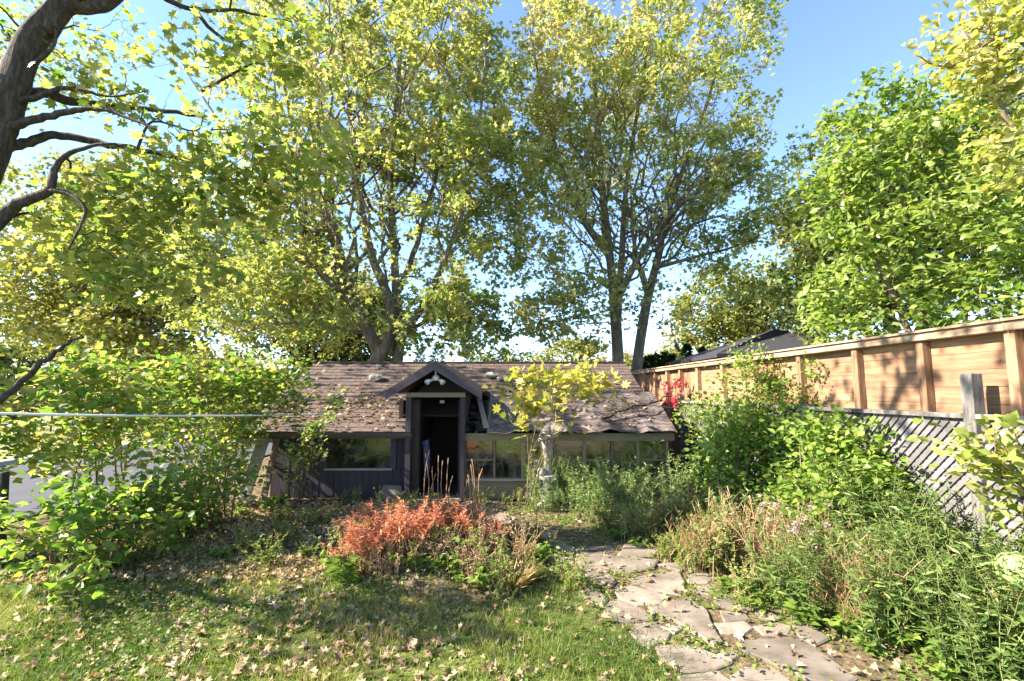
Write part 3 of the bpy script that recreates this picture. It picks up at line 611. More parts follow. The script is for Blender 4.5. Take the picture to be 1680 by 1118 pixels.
# plank on the roof, stones on the roof, branch
pkk = MB(); a = RP(-.42, .05, .05); c = RP(-.62, 1.2, .05)
pkk.bar(a, c, .09, .025, nd); tag(bevel(pkk.obj('loose_plank', M['plank']), .004), 'grey loose plank lying up the glazed roof beside the doorway gable', 'plank')
for (px_, s_, sz, lab) in ((619, 2.15, .13, 'pale flat stone lying on the brown shingles left of the gable'), (806, 2.3, .12, 'pale lumpy stone on the shingles near the ridge right of the gable'), (826, 2.18, .1, 'smaller pale stone beside the lumpy one on the shingles')):
    y_ = RP(0, s_)[1]; x_ = (px_ - 840) / F * (y_ * 1.0); c = RP(x_, s_, .0)
    me = bpy.data.meshes.new('roof_stone'); import bmesh; bm = bmesh.new(); bmesh.ops.create_icosphere(bm, subdivisions=2, radius=1)
    for v in bm.verts: v.co = Vector((v.co.x * sz * 1.35, v.co.y * sz, v.co.z * sz * .6)) * (1 + .25 * math.sin(5 * v.co.x + 7 * v.co.y + sz * 90) * .6) + Vector(c) + Vector((0, 0, sz * .45))
    bm.to_mesh(me); bm.free(); o = link('roof_stone', me, M['statue']); tag(o, lab, 'stone')
br = empty('dead_branch', tuple(RP(2.0, .5, .05)), 'bare grey dead branch with twigs lying across the low right roof end', 'branch')
p0, p1 = RP(1.5, .25, .1), RP(2.9, .95, .18)
MB().tube(smooth_path([p0, (p0 + p1) / 2 + [0, 0, .05], p1], 10, .02), np.linspace(.025, .012, 10), 6).obj('branch', M['bark'], br, True)
MB().tube(smooth_path([RP(1.9, .75, .1), RP(2.5, .6, .16), RP(3.1, .5, .25)], 8, .02), np.linspace(.016, .006, 8), 5).obj('branch', M['bark'], br, True)
mb = MB()
for k in range(26):
    u = random.random(); a = p0 + (p1 - p0) * u + [0, 0, .04]; mb.tube(smooth_path([a, a + rng.normal(0, .1, 3) + [0, 0, .03], a + rng.normal(0, .22, 3) * [1.4, .8, .5]], 5, .01), [.007, .006, .005, .004, .003], 4)
tag(mb.obj('twigs', M['bark'], br, True), kind='stuff')
# leaning boards and posts at the left corner
tag(bevel(MB().bar((-4.28, 7.95, 0), (-4.1, 8.22, 1.04), .2, .03, (0, -1, .2)).obj('leaning_board', M['plank']), .004), 'weathered broad board leaning on the left corner of the shed', 'board')
tag(bevel(MB().bar((-4.02, 8.1, 0), (-3.93, 8.3, 1.0), .1, .03, (0, -1, .2)).obj('leaning_board', M['old_post']), .004), 'narrow darker board leaning beside the broad one at the shed corner', 'board')

# ---------------------------------------------------------------- flagstone path
path = MB().add([(*q, 0) for q in []], []) 
pe = tag(empty('flagstone_path', (1.1, 5.2, 0)), kind='structure')
def zc(*pts): return [(840 + a / 2.897, 780 + b_ / 2.897) for a, b_ in pts]
STONES = [zc((305, 390), (400, 372), (560, 395), (690, 405), (660, 440), (545, 458), (420, 432), (320, 412)), zc((510, 380), (545, 330), (640, 320), (705, 345), (670, 385), (600, 393)),
 zc((320, 425), (420, 438), (490, 500), (470, 515), (370, 495)), zc((530, 490), (640, 470), (790, 455), (810, 500), (800, 560), (700, 540), (600, 515)),
 zc((300, 500), (400, 530), (440, 580), (430, 610), (350, 590), (310, 540)), zc((500, 540), (560, 520), (700, 552), (725, 580), (690, 605), (600, 605), (520, 580)),
 zc((440, 650), (470, 590), (510, 572), (660, 655), (650, 672), (540, 685), (460, 675)), zc((650, 620), (740, 600), (850, 590), (920, 640), (985, 770), (960, 790), (880, 740), (800, 690), (700, 650)),
 zc((560, 730), (600, 690), (690, 683), (745, 735), (730, 760), (650, 800), (600, 775)), zc((690, 800), (780, 795), (860, 800), (1040, 870), (1030, 885), (900, 905), (820, 915), (720, 850)),
 zc((1080, 790), (1200, 775), (1360, 770), (1480, 850), (1620, 950), (1560, 985), (1400, 960), (1260, 890), (1110, 830)), zc((1060, 940), (1110, 895), (1250, 908), (1340, 979), (1320, 1050), (1080, 1040)),
 zc((800, 945), (980, 920), (1050, 970), (1040, 1050), (860, 1060)), zc((970, 700), (1110, 690), (1140, 720), (1100, 750), (1000, 740)), zc((1150, 712), (1250, 690), (1330, 700), (1300, 745), (1200, 748)),
 zc((960, 580), (1050, 565), (1140, 600), (1130, 630), (1010, 620)), zc((715, 708), (800, 703), (812, 715), (770, 730)), zc((860, 510), (940, 520), (950, 550), (880, 560)), zc((990, 832), (1040, 818), (1070, 845), (1040, 860)),
 zc((20, 232), (130, 225), (215, 262), (180, 292), (80, 288)), zc((95, 312), (220, 302), (300, 335), (280, 375), (180, 355)), zc((310, 335), (470, 335), (490, 352), (440, 372), (310, 375)), zc((700, 420), (860, 408), (900, 430), (800, 450)),
 zc((-60, 300), (60, 300), (90, 330), (60, 350), (-40, 335)), zc((60, 345), (170, 362), (285, 388), (290, 415), (180, 400), (90, 375)), zc((200, 420), (300, 425), (330, 460), (290, 490), (210, 460)), zc((560, 300), (640, 285), (700, 300), (660, 315)), zc((830, 470), (900, 450), (960, 470), (930, 500), (850, 500)), zc((1160, 620), (1240, 610), (1300, 650), (1230, 675), (1160, 660)), zc((1350, 715), (1430, 720), (1500, 770), (1440, 800), (1370, 755)), zc((1000, 640), (1100, 650), (1130, 680), (1010, 690)),
 zc((1360, 995), (1500, 985), (1660, 1010), (1700, 1080), (1500, 1100), (1370, 1060)), zc((-180, 195), (-40, 180), (20, 205), (-20, 232), (-150, 232)), zc((-260, 165), (-150, 150), (-80, 165), (-120, 185), (-230, 190)), zc((-150, 240), (0, 240), (60, 275), (30, 300), (-90, 280)),
 [(528, 868), (556, 850), (582, 853), (578, 866), (550, 874)], [(745, 828), (782, 818), (820, 822), (800, 834), (760, 838)], zc((1350, 1010), (1200, 1100), (1330, 1180), (1500, 1130)), zc((760, 600), (830, 575), (850, 583), (800, 592))]
for poly in STONES:
    q = np.array([G(a, b_, .015)[:2] for a, b_ in poly]); c = q.mean(0); q = q + norm(q - c) * .02
    pts = []
    for i in range(len(q)):
        a, b_ = q[i], q[(i + 1) % len(q)]; L = np.linalg.norm(b_ - a); k = max(1, int(L / .09))
        for j in range(k): pts.append(a + (b_ - a) * j / k + rng.normal(0, .007, 2))
    pts = np.array(pts); n = len(pts); z0 = float(gz(c[0], c[1])); zt = z0 + .014 + random.uniform(-.006, .008); tl = rng.normal(0, .008, 2)
    def ring(f, z): return [(c[0] + (p_[0] - c[0]) * f, c[1] + (p_[1] - c[1]) * f, z + (p_ - c) @ tl) for p_ in pts]
    d = np.linalg.norm(pts - c, axis=1).mean(); f1 = 1 - .014 / d
    vs = ring(1.0, z0 - .04) + ring(1.0, zt - .008) + ring(f1, zt) + [(c[0], c[1], zt + .003)]
    fs = [(r_ * n + k, r_ * n + (k + 1) % n, (r_ + 1) * n + (k + 1) % n, (r_ + 1) * n + k) for r_ in range(2) for k in range(n)] + [(2 * n + k, 2 * n + (k + 1) % n, 3 * n) for k in range(n)]
    a2 = sum(q[i][0] * q[(i + 1) % len(q)][1] - q[(i + 1) % len(q)][0] * q[i][1] for i in range(len(q)))
    if a2 < 0: fs = [f[::-1] for f in fs]
    MB().add(vs, fs).obj('flagstone', M['stone'], pe)

# ---------------------------------------------------------------- cedar fence and the old lattice fence before it
def FX(y): return 4.2 - .054 * y
def FP(y, off, z): return (FX(y) - off, y, z)
FT = 2.30
fence = empty('cedar_fence', FP(8, 0, 0), 'tall orange cedar board fence with pale cap rail behind the lattice', 'fence')
PY = [2.0, 2.9, 3.8, 4.6, 5.42, 6.4, 7.5, 8.5, 9.5]
def fbox(y0, y1, o0, o1, z0, z1):
    vs = [FP(y, o, z) for z in (z0, z1) for y in (y0, y1) for o in (o0, o1)]
    return MB().add(vs, [(0, 2, 3, 1), (4, 5, 7, 6), (0, 1, 5, 4), (2, 6, 7, 3), (0, 4, 6, 2), (1, 3, 7, 5)])
for a, c in zip(PY[:-1], PY[1:]):
    for k in range(15):
        z1 = FT - .072 - k * .146; sag = random.uniform(-.003, .003)
        bevel(fbox(a + .002, c - .002, random.uniform(-.004, .002), .022 + random.uniform(-.003, .003), max(.03, z1 - .1455), z1 + sag * .2).obj('board', M['cedar'], fence), .004)
for y_ in PY: bevel(fbox(y_ - .04, y_ + .04, .024, .1, 0, FT - .075).obj('post', M['cedar_v'], fence), .004)
y = 9.56
while y < 16.2:
    w = .14; fbox(y, y + w - .006, random.uniform(-.01, .0), .018, .03, FT - .09).obj('upright_board', M['cedar_v'], fence); y += w
for y_ in (10.35, 11.1, 11.9, 12.7, 13.5, 14.3, 15.2, 16.1): fbox(y_ - .045, y_ + .045, .02, .1, 0, FT - .075).obj('post', M['cedar_v'], fence)
for a, c in zip([2.0, 3.8, 6.4, 8.5, 11.1, 13.5], [3.8, 6.4, 8.5, 11.1, 13.5, 16.2]):
    bevel(fbox(a, c - .004, .02, .135, FT - .075, FT).obj('cap_rail', M['cedar_cap'], fence), .006)
    fbox(a, c - .004, -.05, .16, FT + .001, FT + .022).obj('cap_board', M['cedar_cap'], fence)
lat = empty('lattice_fence', FP(6, .2, 0), 'old silver-grey diagonal lattice fence with square posts in front of the cedar fence', 'fence')
LO = .2; LZ = 1.53
for y_, h in ((2.75, 1.85), (4.02, 1.9), (6.1, 1.6), (8.1, 1.64), (10.0, 1.72)):
    px_ = bevel(fbox(y_ - .05, y_ + .05, LO - .04, LO + .06, 0, h).obj('post', M['grey_wood'], lat), .006)
for a, c in ((2.0, 2.7), (2.8, 3.97), (4.07, 6.05), (6.15, 8.05), (8.15, 9.95)):
    bevel(fbox(a, c, LO - .03, LO + .06, LZ, LZ + .04).obj('rail', M['grey_wood'], lat), .004)
    fbox(a, c, LO - .018, LO + .03, .12, .17).obj('bottom_rail', M['grey_wood'], lat)
    lmb = MB()
    def slats(sgn, o0, o1, pitch=.086, w=.041):
        H = LZ - .17; L = c - a; k = -H
        while k < L:
            # line y = a + k + t (rising) clipped to the panel
            t0 = max(0, -k); t1 = min(H, L - k)
            if t1 - t0 > .05:
                ya, yb = k + t0, k + t1
                if sgn > 0: p_, q_ = (a + ya, .17 + t0), (a + yb, .17 + t1)
                else: p_, q_ = (c - ya, .17 + t0), (c - yb, .17 + t1)
                hw = w * .5
                vs = []
                for o in (o0, o1):
                    for (yy, zz), s_ in ((p_, -1), (q_, -1), (q_, 1), (p_, 1)):
                        vs.append(FP(yy - sgn * s_ * hw * .7071, o, zz + s_ * hw * .7071))
                fs_ = [(0, 1, 2, 3), (7, 6, 5, 4), (0, 4, 5, 1), (1, 5, 6, 2), (2, 6, 7, 3), (3, 7, 4, 0)]
                if c < 6.1: MB().add(vs, fs_).obj('slat', M['lattice'], lat)
                else: lmb.add(vs, fs_)
            k += pitch
    slats(1, LO - .014, LO - .002); slats(-1, LO + .0, LO + .014)
    if c > 6.1: tag(lmb.obj('slats', M['lattice'], lat), kind='stuff')

# ---------------------------------------------------------------- beyond the fences
gz_ = empty('gazebo', (6.0, 11.6, 0), 'dark hip-roofed gazebo showing above the cedar fence', 'gazebo')
MB().add([(4.3, 10.2, 2.55), (7.7, 10.2, 2.55), (7.7, 13.4, 2.55), (4.3, 13.4, 2.55), (6.3, 11.6, 3.25), (6.9, 12.0, 3.25), (4.3, 10.2, 2.47), (7.7, 10.2, 2.47), (7.7, 13.4, 2.47), (4.3, 13.4, 2.47)],
         [(0, 1, 5, 4), (1, 2, 5), (2, 3, 4, 5), (3, 0, 4), (6, 7, 1, 0), (7, 8, 2, 1), (8, 9, 3, 2), (9, 6, 0, 3), (9, 8, 7, 6)]).obj('roof', M['canopy'], gz_)
for x_, y_ in ((4.6, 10.5), (7.4, 10.5), (7.4, 13.1), (4.6, 13.1)): MB().box(x_ - .06, x_ + .06, y_ - .06, y_ + .06, 0, 2.5).obj('post', M['black'], gz_)
wf = empty('wire_fence', (-17, 20, 0), 'grey wire fence with thin dark posts across the road', 'fence')
for k in range(14): MB().tube([(-20.5 + k * .9, 21, 0), (-20.5 + k * .9, 21, 1.5)], .035, 6).obj('post', M['black'], wf)
mb = MB()
for k in range(90): mb.tube([(-20.6 + k * .14, 21, .05), (-20.6 + k * .14, 21, 1.4)], .008, 3)
tag(mb.obj('wire', M['grey_wood'], wf), kind='stuff')
for z in (.1, 1.42): MB().tube([(-20.7, 21, z), (-8.5, 21, z)], .02, 5).obj('rail', M['grey_wood'], wf)
tag(MB().tube(smooth_path([at(-90, 676, 4.3), at(80, 680.5, 4.7), at(250, 682.5, 5.4), at(420, 682, 6.7), at(528, 680, 8.02)], 16), .012, 6).obj('clothesline', M['rope'], None, True), 'white clothesline cord stretched across the left shrubs to the shed roof', 'rope')
tag(bevel(MB().bar((-5.05, 5.0, 0), at(4, 775, 5.0), .08, .08, (0, 1, 0)).obj('old_post', M['dark_wood']), .006), 'short dark slanting post among the left shrubs near the road', 'post')
cp_ = at(-90, 676, 4.3); wp = empty('clothes_pole', (cp_[0], cp_[1], 0), 'grey pole holding the clothesline beyond the left shrubs', 'pole')
MB().tube([(cp_[0], cp_[1], -.05), (cp_[0], cp_[1], 1.75)], .03, 8).obj('shaft', M['grey_wood'], wp)
MB().tube([(cp_[0], cp_[1] - .3, cp_[2]), (cp_[0], cp_[1] + .3, cp_[2])], .018, 8).obj('crossbar', M['grey_wood'], wp)

# ---------------------------------------------------------------- the trees
tree('maple_tree', 'big multi-stemmed maple rising behind the left half of the shed', (-3.75, 14.2, 0),
     [(pl(14.2, (618, 640), (622, 585), (600, 535), (572, 470), (548, 400), (520, 310), (480, 200), (450, 60)), .22, .045),
      (pl(14.3, (640, 640), (652, 590), (655, 540), (650, 480), (646, 400), (640, 300), (650, 180), (660, 40), (670, -120)), .2, .035),
      (pl(14.0, (612, 600), (635, 560), (640, 500), (610, 420), (590, 320), (575, 200), (560, 50), (540, -100)), .2, .03),
      (pl(13.6, (655, 560), (672, 535), (700, 490), (740, 400), (770, 300), (790, 170), (800, 50), dy=-1), .13, .02),
      (pl(14.2, (600, 530), (560, 480), (500, 430), (430, 400), (360, 370), (300, 350), dy=-1.5), .13, .02),
      (pl(14.0, (575, 470), (500, 380), (430, 290), (360, 200), (300, 110), dy=1), .12, .02),
      (pl(14.4, (652, 480), (690, 380), (720, 260), (720, 120), (730, 0), dy=1), .1, .02),
      (pl(14.2, (590, 545), (540, 535), (470, 530), (400, 545), dy=-1.2), .07, .015),
      (pl(14.2, (658, 550), (720, 520), (790, 525), (850, 550), dy=-1), .07, .015),
      (pl(14.2, (550, 400), (480, 330), (400, 280), (330, 270), dy=-1), .09, .015)],
     [((-4.3, 14.2, 11.5), (4.8, 4.2, 5.5), 6), ((-6.8, 13.5, 6.3), (3.6, 3, 2.6), 2.2), ((-2.0, 13.8, 7.0), (2.7, 3, 3.4), 2.2), ((-5.6, 13, 4.3), (4.2, 2.6, 1.4), 1.5), ((-1.4, 13, 3.9), (2.2, 2.2, 1.2), .7), ((-.6, 13.8, 9.5), (2.0, 2.4, 3.6), 1.2)],
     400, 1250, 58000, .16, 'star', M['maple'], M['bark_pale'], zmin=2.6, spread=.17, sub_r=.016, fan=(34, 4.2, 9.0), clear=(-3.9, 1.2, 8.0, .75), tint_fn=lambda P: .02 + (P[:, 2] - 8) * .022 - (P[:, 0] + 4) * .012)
tree('maple_tree', 'tall twin-trunked maple standing where the cedar fence meets the shed', (3.6, 15.6, 0),
     [(pl(15.6, (1012, 660), (1014, 600), (1008, 500), (1000, 420), (990, 330), (985, 260), (975, 140), (960, 0)), .21, .035),
      (pl(15.8, (1042, 660), (1045, 600), (1060, 500), (1080, 420), (1090, 370), (1120, 280), (1160, 170), (1190, 60)), .19, .03),
      (pl(15.6, (1013, 590), (1014, 520), (1020, 420), (1025, 330), (1040, 220), (1060, 90), (1070, -60)), .13, .03),
      (pl(15.4, (1018, 480), (1050, 420), (1100, 350), (1150, 310), (1200, 270), (1250, 230), dy=-1), .11, .02),
      (pl(15.6, (1000, 420), (950, 350), (920, 270), (890, 160), (870, 50), dy=-1), .12, .02),
      (pl(15.6, (988, 320), (940, 240), (900, 200), dy=1), .07, .015),
      (pl(15.8, (1062, 480), (1040, 400), (1035, 300), dy=-1), .1, .02),
      (pl(15.6, (1075, 440), (1150, 420), (1220, 400), (1280, 370), dy=-1), .07, .015),
      (pl(15.6, (1010, 480), (960, 450), (900, 440), dy=-1), .06, .012)],
     [((4.4, 15.6, 12.3), (4.5, 4.2, 5.6), 6), ((6.3, 15.2, 8.0), (3.1, 3, 2.8), 1.8), ((2.2, 15.2, 7.6), (2.6, 2.8, 3.4), 1.8), ((3.8, 14.6, 4.7), (3.6, 2.2, 1.3), .6), ((1.4, 14.4, 4.2), (1.9, 2, 1.4), .55), ((1.3, 15.2, 11.0), (1.8, 2.4, 4.2), 1.1)],
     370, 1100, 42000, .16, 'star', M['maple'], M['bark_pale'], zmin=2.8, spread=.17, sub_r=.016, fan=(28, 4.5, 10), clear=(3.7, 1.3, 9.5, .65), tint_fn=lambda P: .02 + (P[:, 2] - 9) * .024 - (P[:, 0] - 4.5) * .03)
tree('maple_tree', 'old dark-barked maple leaning over the yard with long bare limbs beside the road', (-6.3, 5.2, 0),
     [([(-6.3, 5.2, -.1), (-6.15, 5.15, 1.2)] + pl(5.1, (-95, 440), (-45, 310), (-4, 215), (22, 140), (50, 70), (96, 15), (160, -60), (220, -160)), .23, .1),
      ([(-4.95, 5.1, 6.1), (-4.2, 4.6, 6.6), (-3.0, 3.9, 6.9), (-2.0, 3.5, 7.1)], .09, .03), ([(-5.7, 5.1, 3.4), (-6.6, 4.4, 4.2), (-7.8, 3.6, 4.8)], .09, .03),  # limbs added out of view to carry the lobes shading fence and lawn
      ([(-6.2, 5.15, 1.2)] + pl(4.0, (-60, 700), (0, 655), (60, 605), (100, 570), (135, 552)), .05, .01),
      ([(-5.6, 5.1, 4.6), (-6.6, 6.2, 6.2), (-8.0, 7.6, 7.6), (-9.6, 8.6, 8.4)], .12, .04),  # limb added out of view, leads to the lobe that dapples the roof
      (pl(5.1, (75, 50), (110, 12), (150, 12), (180, 4), (230, -40)), .11, .05),
      (pl(5.08, (10, 172), (30, 165), (70, 152), (110, 165), (165, 172), (240, 178), (330, 190), dy=.8), .085, .02),
      (pl(5.08, (-8, 222), (30, 205), (75, 192), (120, 182), (160, 180), (215, 196), (260, 215)), .065, .008),
      (pl(5.08, (14, 166), (62, 160), (100, 146), (140, 150), (180, 158), (240, 150)), .045, .006),
      (pl(5.08, (-22, 252), (10, 242), (45, 235), (90, 222), (150, 232), (230, 246), (300, 263), (370, 276), (450, 305), dy=.9), .075, .014),
      (pl(4.9, (-50, 410), (0, 362), (30, 335), (80, 312), (92, 272), (130, 245), (190, 236)), .085, .012),
      (pl(4.9, (82, 312), (115, 320), (140, 345), (125, 385), (112, 410)), .03, .008),
      (pl(5.08, (34, 112), (58, 102), (80, 85), (92, 60), (88, 30)), .035, .012),
      (pl(4.8, (190, -60), (270, -5), (320, 16), (400, 20), (480, 36), dy=.8), .045, .01),
      (pl(5.5, (318, 14), (360, 60), (420, 85), (470, 120), dy=.8), .028, .008),
      (pl(5.7, (330, 150), (400, 112), (450, 90), (535, 57)), .024, .006),
      (pl(5.5, (225, 246), (250, 200), (320, 215), (335, 185)), .02, .006),
      (pl(5.7, (330, 255), (345, 215), (400, 215)), .018, .005)],
     [((-3.95, 5.5, 4.1), (1.45, .45, .8), 2.4), ((-2.75, 5.6, 4.5), (.95, .4, .95), 1.8), ((-4.95, 5.5, 3.6), (.95, .5, .55), 1.2), ((-4.2, 5.5, 3.1), (1.05, .45, .42), 1.0), ((-4.55, 5.4, 5.3), (1.05, .6, .5), .6), ((-3.1, 5.4, 5.8), (1.05, .6, .5), .8), ((-9.8, 8.2, 8.2), (3.4, 1.9, 1.2), 4.2), ((-3.0, 3.7, 7.0), (1.5, 1.6, .5), 1.0), ((-7.8, 3.2, 4.7), (1.5, .6, .4), 1.3)],  # last three lobes unseen, added to cast dapples on roof, fence and lawn
     150, 720, 7300, .105, 'maple', M['maple_near'], M['bark'], zmin=2.4, parts=300, spread=.12, shell=.5)
tree('yellow_tree', 'pale yellow-leaved tree reaching in over the fence end', (6.3, 4.4, 0),
     [([(6.3, 4.4, 0), (6.2, 4.4, 2.5), (5.9, 4.4, 4.0), (5.2, 4.4, 5.0)], .12, .04), (pl(4.4, (1750, 260), (1670, 215), (1640, 170), (1620, 100), (1580, 50)), .03, .008),
      (pl(4.4, (1720, 120), (1650, 60), (1560, 110), (1500, 90)), .02, .006)],
     [(at(1670, 180, 4.4), (.3, .5, .5), 1), (at(1650, 90, 4.4), (.4, .6, .5), 3), (at(1610, 20, 4.4), (.45, .6, .25), 1.2), (at(1525, 100, 4.4), (.25, .3, .2), .4), (at(1670, 250, 4.4), (.2, .4, .35), .5)],
     50, 170, 1900, .095, 'ovate', M['cream'], M['stem'], parts=300, zmin=1.0, spread=.11)
tree('magnolia_tree', 'broad bright-green bush with large glossy upright leaves behind the cedar fence', (5.9, 6.6, 0),
     [([(5.9, 6.6, 0), (5.8, 6.6, 1.5), (5.6, 6.6, 3.0), (5.5, 6.6, 4.6)], .1, .03), ([(5.9, 6.6, .4), (5.4, 6.3, 1.8), (5.0, 6.4, 3.2), (4.6, 6.6, 4.7)], .07, .02), ([(5.9, 6.6, .4), (6.4, 6.0, 2.0), (6.2, 5.4, 3.2), (6.0, 5.2, 4.2)], .07, .02), ([(5.9, 6.6, .4), (6.6, 7.2, 2.0), (7.0, 7.2, 4.0)], .07, .02)],
     [((6.7, 6.0, 4.6), (.9, .8, 1.0), 1.6), ((6.0, 6.2, 5.6), (.9, .7, .7), 1.5), ((5.1, 6.5, 5.5), (.8, .6, .9), 1.6), ((6.6, 5.6, 3.0), (.7, .8, 1.2), 1.2), ((5.3, 6.5, 3.3), (1.15, 1.0, 1.35), 4), ((5.9, 5.6, 3.3), (1.0, .9, 1.4), 3.2), ((4.7, 6.5, 4.4), (.6, .5, .95), 1.2), ((5.9, 6.4, 4.8), (1.1, .9, .8), 2), ((4.5, 6.6, 2.9), (.55, .6, .8), .8), ((6.2, 5.0, 2.7), (.6, .6, .9), 1.2)],
     150, 800, 13500, .125, 'obovate', M['magnolia'], M['stem'], parts=300, zmin=1.8, spread=.09, up=.9)
tree('maple_tree', 'dense dark green maple behind the large-leaved bush beyond the fence', (9.0, 11.5, 0),
     [([(9.0, 11.5, 0), (9.0, 11.5, 3), (8.8, 11.5, 6), (8.6, 11.5, 8)], .2, .04), ([(9.0, 11.5, 2), (7.9, 11.2, 4), (7.4, 11, 6)], .1, .02), ([(9.0, 11.5, 2), (10.2, 11.2, 4.5), (10.6, 11, 6.5)], .1, .02)],
     [((8.8, 11.4, 6.0), (2.3, 2, 2.6), 4), ((7.2, 11.2, 4.4), (1.2, 1.5, 1.9), 1.2), ((10.4, 11, 6), (1.8, 2, 2.6), 2)],
     90, 600, 20000, .16, 'star', M['far_green'], M['bark'], zmin=2.0)
tree('maple_tree', 'round pale-green maple beyond the gazebo', (9.2, 22, 0),
     [([(9.2, 22, 0), (9.2, 22, 3), (9.0, 22, 6)], .25, .06), ([(9.2, 22, 2), (11, 22, 4), (12, 22, 6)], .12, .03), ([(9.2, 22, 2), (7.6, 22, 3.5), (7.2, 22, 5)], .1, .03)],
     [((9.6, 22, 4.6), (2.7, 2.5, 2.9), 3), ((12, 22, 4.8), (2.4, 2.5, 3.0), 2)], 80, 600, 17000, .2, 'kite', M['far'], M['bark'], zmin=1.6, spread=.2, shell=.35, tint=(0, .75))
tree('maple_tree', 'yellowing maple standing across the road beyond the left shrubs', (-17, 20, 0),
     [([(-17, 20, 0), (-17, 20, 3), (-16.6, 20, 7), (-16, 20, 10)], .35, .06), ([(-17, 20, 3), (-14.5, 19.5, 5.5), (-13, 19, 7)], .16, .03), ([(-17, 20, 3), (-19, 20, 6), (-20, 20, 9)], .16, .03)],
     [((-16.8, 20, 8.0), (4.6, 3.6, 3.8), 4), ((-13.2, 19, 6.2), (2.8, 2.6, 2.2), 1.8), ((-18.5, 19, 5.0), (3.8, 2.6, 2.2), 1.6), ((-14.5, 18.5, 4.4), (3.0, 2.2, 1.5), 1.2)], 140, 1100, 40000, .2, 'kite', M['far'], M['bark'], zmin=2.2, tint=(.15, 1))
tree('maple_tree', 'second yellow-green maple farther along the road behind the clothesline', (-11.5, 27, 0),
     [([(-11.5, 27, 0), (-11.5, 27, 3), (-11.2, 27, 7)], .3, .06), ([(-11.5, 27, 3), (-9.5, 26.5, 5), (-8.2, 26, 6.2)], .14, .03), ([(-11.5, 27, 3), (-13.6, 27, 5.5), (-14.6, 27, 7)], .14, .03)],
     [((-11.5, 27, 6.6), (4.6, 3, 3.6), 3), ((-8, 26, 5.2), (3, 2.6, 2.2), 1.5)], 100, 700, 22000, .24, 'kite', M['far'], M['bark'], zmin=1.9, tint=(.05, .85))
def conifer(name, label, x, y, h, r, n, mat, size, z0=.3, group=None, cat='conifer'):
    root = empty(name, (x, y, 0), label, cat, group)
    MB().tube([(x, y, -.1), (x, y, h * .95)], [.05 * h / 3 + .03, .01], 7).obj('trunk', M['bark'], root)
    u = rng.random(n) ** .75; an = rng.random(n) * 2 * math.pi; tier = .75 + .25 * np.abs(np.sin(u * 26))
    rr = r * (1 - u) ** .85 * tier * rng.uniform(.45, 1.05, n) + .02
    P = np.stack([x + rr * np.cos(an), y + rr * np.sin(an), z0 + (h - z0) * u], 1)
    A = norm(np.stack([np.cos(an), np.sin(an), rng.normal(.3, .4, n)], 1)); Nn = norm(np.array([0, 0, 1]) + rng.normal(0, .4, (n, 3))); Nn = norm(Nn - A * np.sum(A * Nn, 1, keepdims=True))
    foliage(root, 'crown', P, A, Nn, size * rng.uniform(.6, 1.3, n), rng.random(n), 'lance' if size > .2 else 'kite', mat)
for k, (px_, top) in enumerate(((1062, 586), (1075, 582), (1090, 580), (1102, 584), (1127, 566), (1152, 572))):
    c = at(px_, top, 17.5); conifer('arborvitae', 'slim dark green arborvitae in the row beyond the far cedar fence', c[0], 17.5, c[2], .5, 1100, M['conifer'], .15, group='arborvitae row beyond the fence', cat='evergreen')
c = at(205, 520, 24); conifer('spruce_tree', 'sparse brownish-blue spruce across the road behind the clothesline', c[0], 24, c[2], 2.3, 2600, M['bluefir'], .5, 1.0)
for px_, top, y_, lab in ((718, 566, 40, 'small far spruce seen between maple trunk and gable'), (771, 570, 42, 'small far spruce just right of the gable peak'), (690, 574, 44, 'lowest far spruce right of the left maple trunks')):
    c = at(px_, top, y_); conifer('spruce_tree', lab, c[0], y_, c[2], 1.5, 900, M['conifer'], .5, .3)
for (px_, y_, h, r_, lab, mt) in ((560, 26, 4.2, 3.5, 'dusky green bush mass behind the left roof end', 'far_green'), (840, 34, 4.6, 4.2, 'far olive bush between the two maples', 'far_green'), (950, 27, 4.6, 3.0, 'far pale bush left of the twin maple trunks', 'far'),
                                  (1075, 30, 4.4, 3.6, 'far tan bush right of the twin maple trunks', 'far'), (330, 30, 5.0, 4.5, 'far yellow-green bush at the end of the road', 'far'), (420, 24, 3.2, 3.2, 'olive bush beside the road end near the shed roof', 'far'), (30, 26, 6.5, 5, 'tan-green bush behind the wire fence', 'far_green'), (260, 25, 4.6, 3.4, 'yellow-green bush at the roadside behind the tall shrub', 'far'), (110, 36, 9.0, 6, 'tall far yellow-green bush across the road', 'far'), (180, 33, 4.2, 4.5, 'far yellow bush behind the spruce', 'far')):
    x_ = (px_ - 840) / F * y_
    tree('far_bush', lab, (x_, y_, 0), [([(x_, y_, 0), (x_, y_, h * .5), (x_ + .3, y_, h * .85)], .1, .03), ([(x_, y_, .1), (x_ - r_ * .5, y_, h * .6)], .06, .02)], [((x_, y_, h * .52), (r_, 1.8, h * .5), 3)], 25, 220, 6500, .26, 'kite', M[mt], M['bark'], zmin=.1, cat='bush', shell=.35)

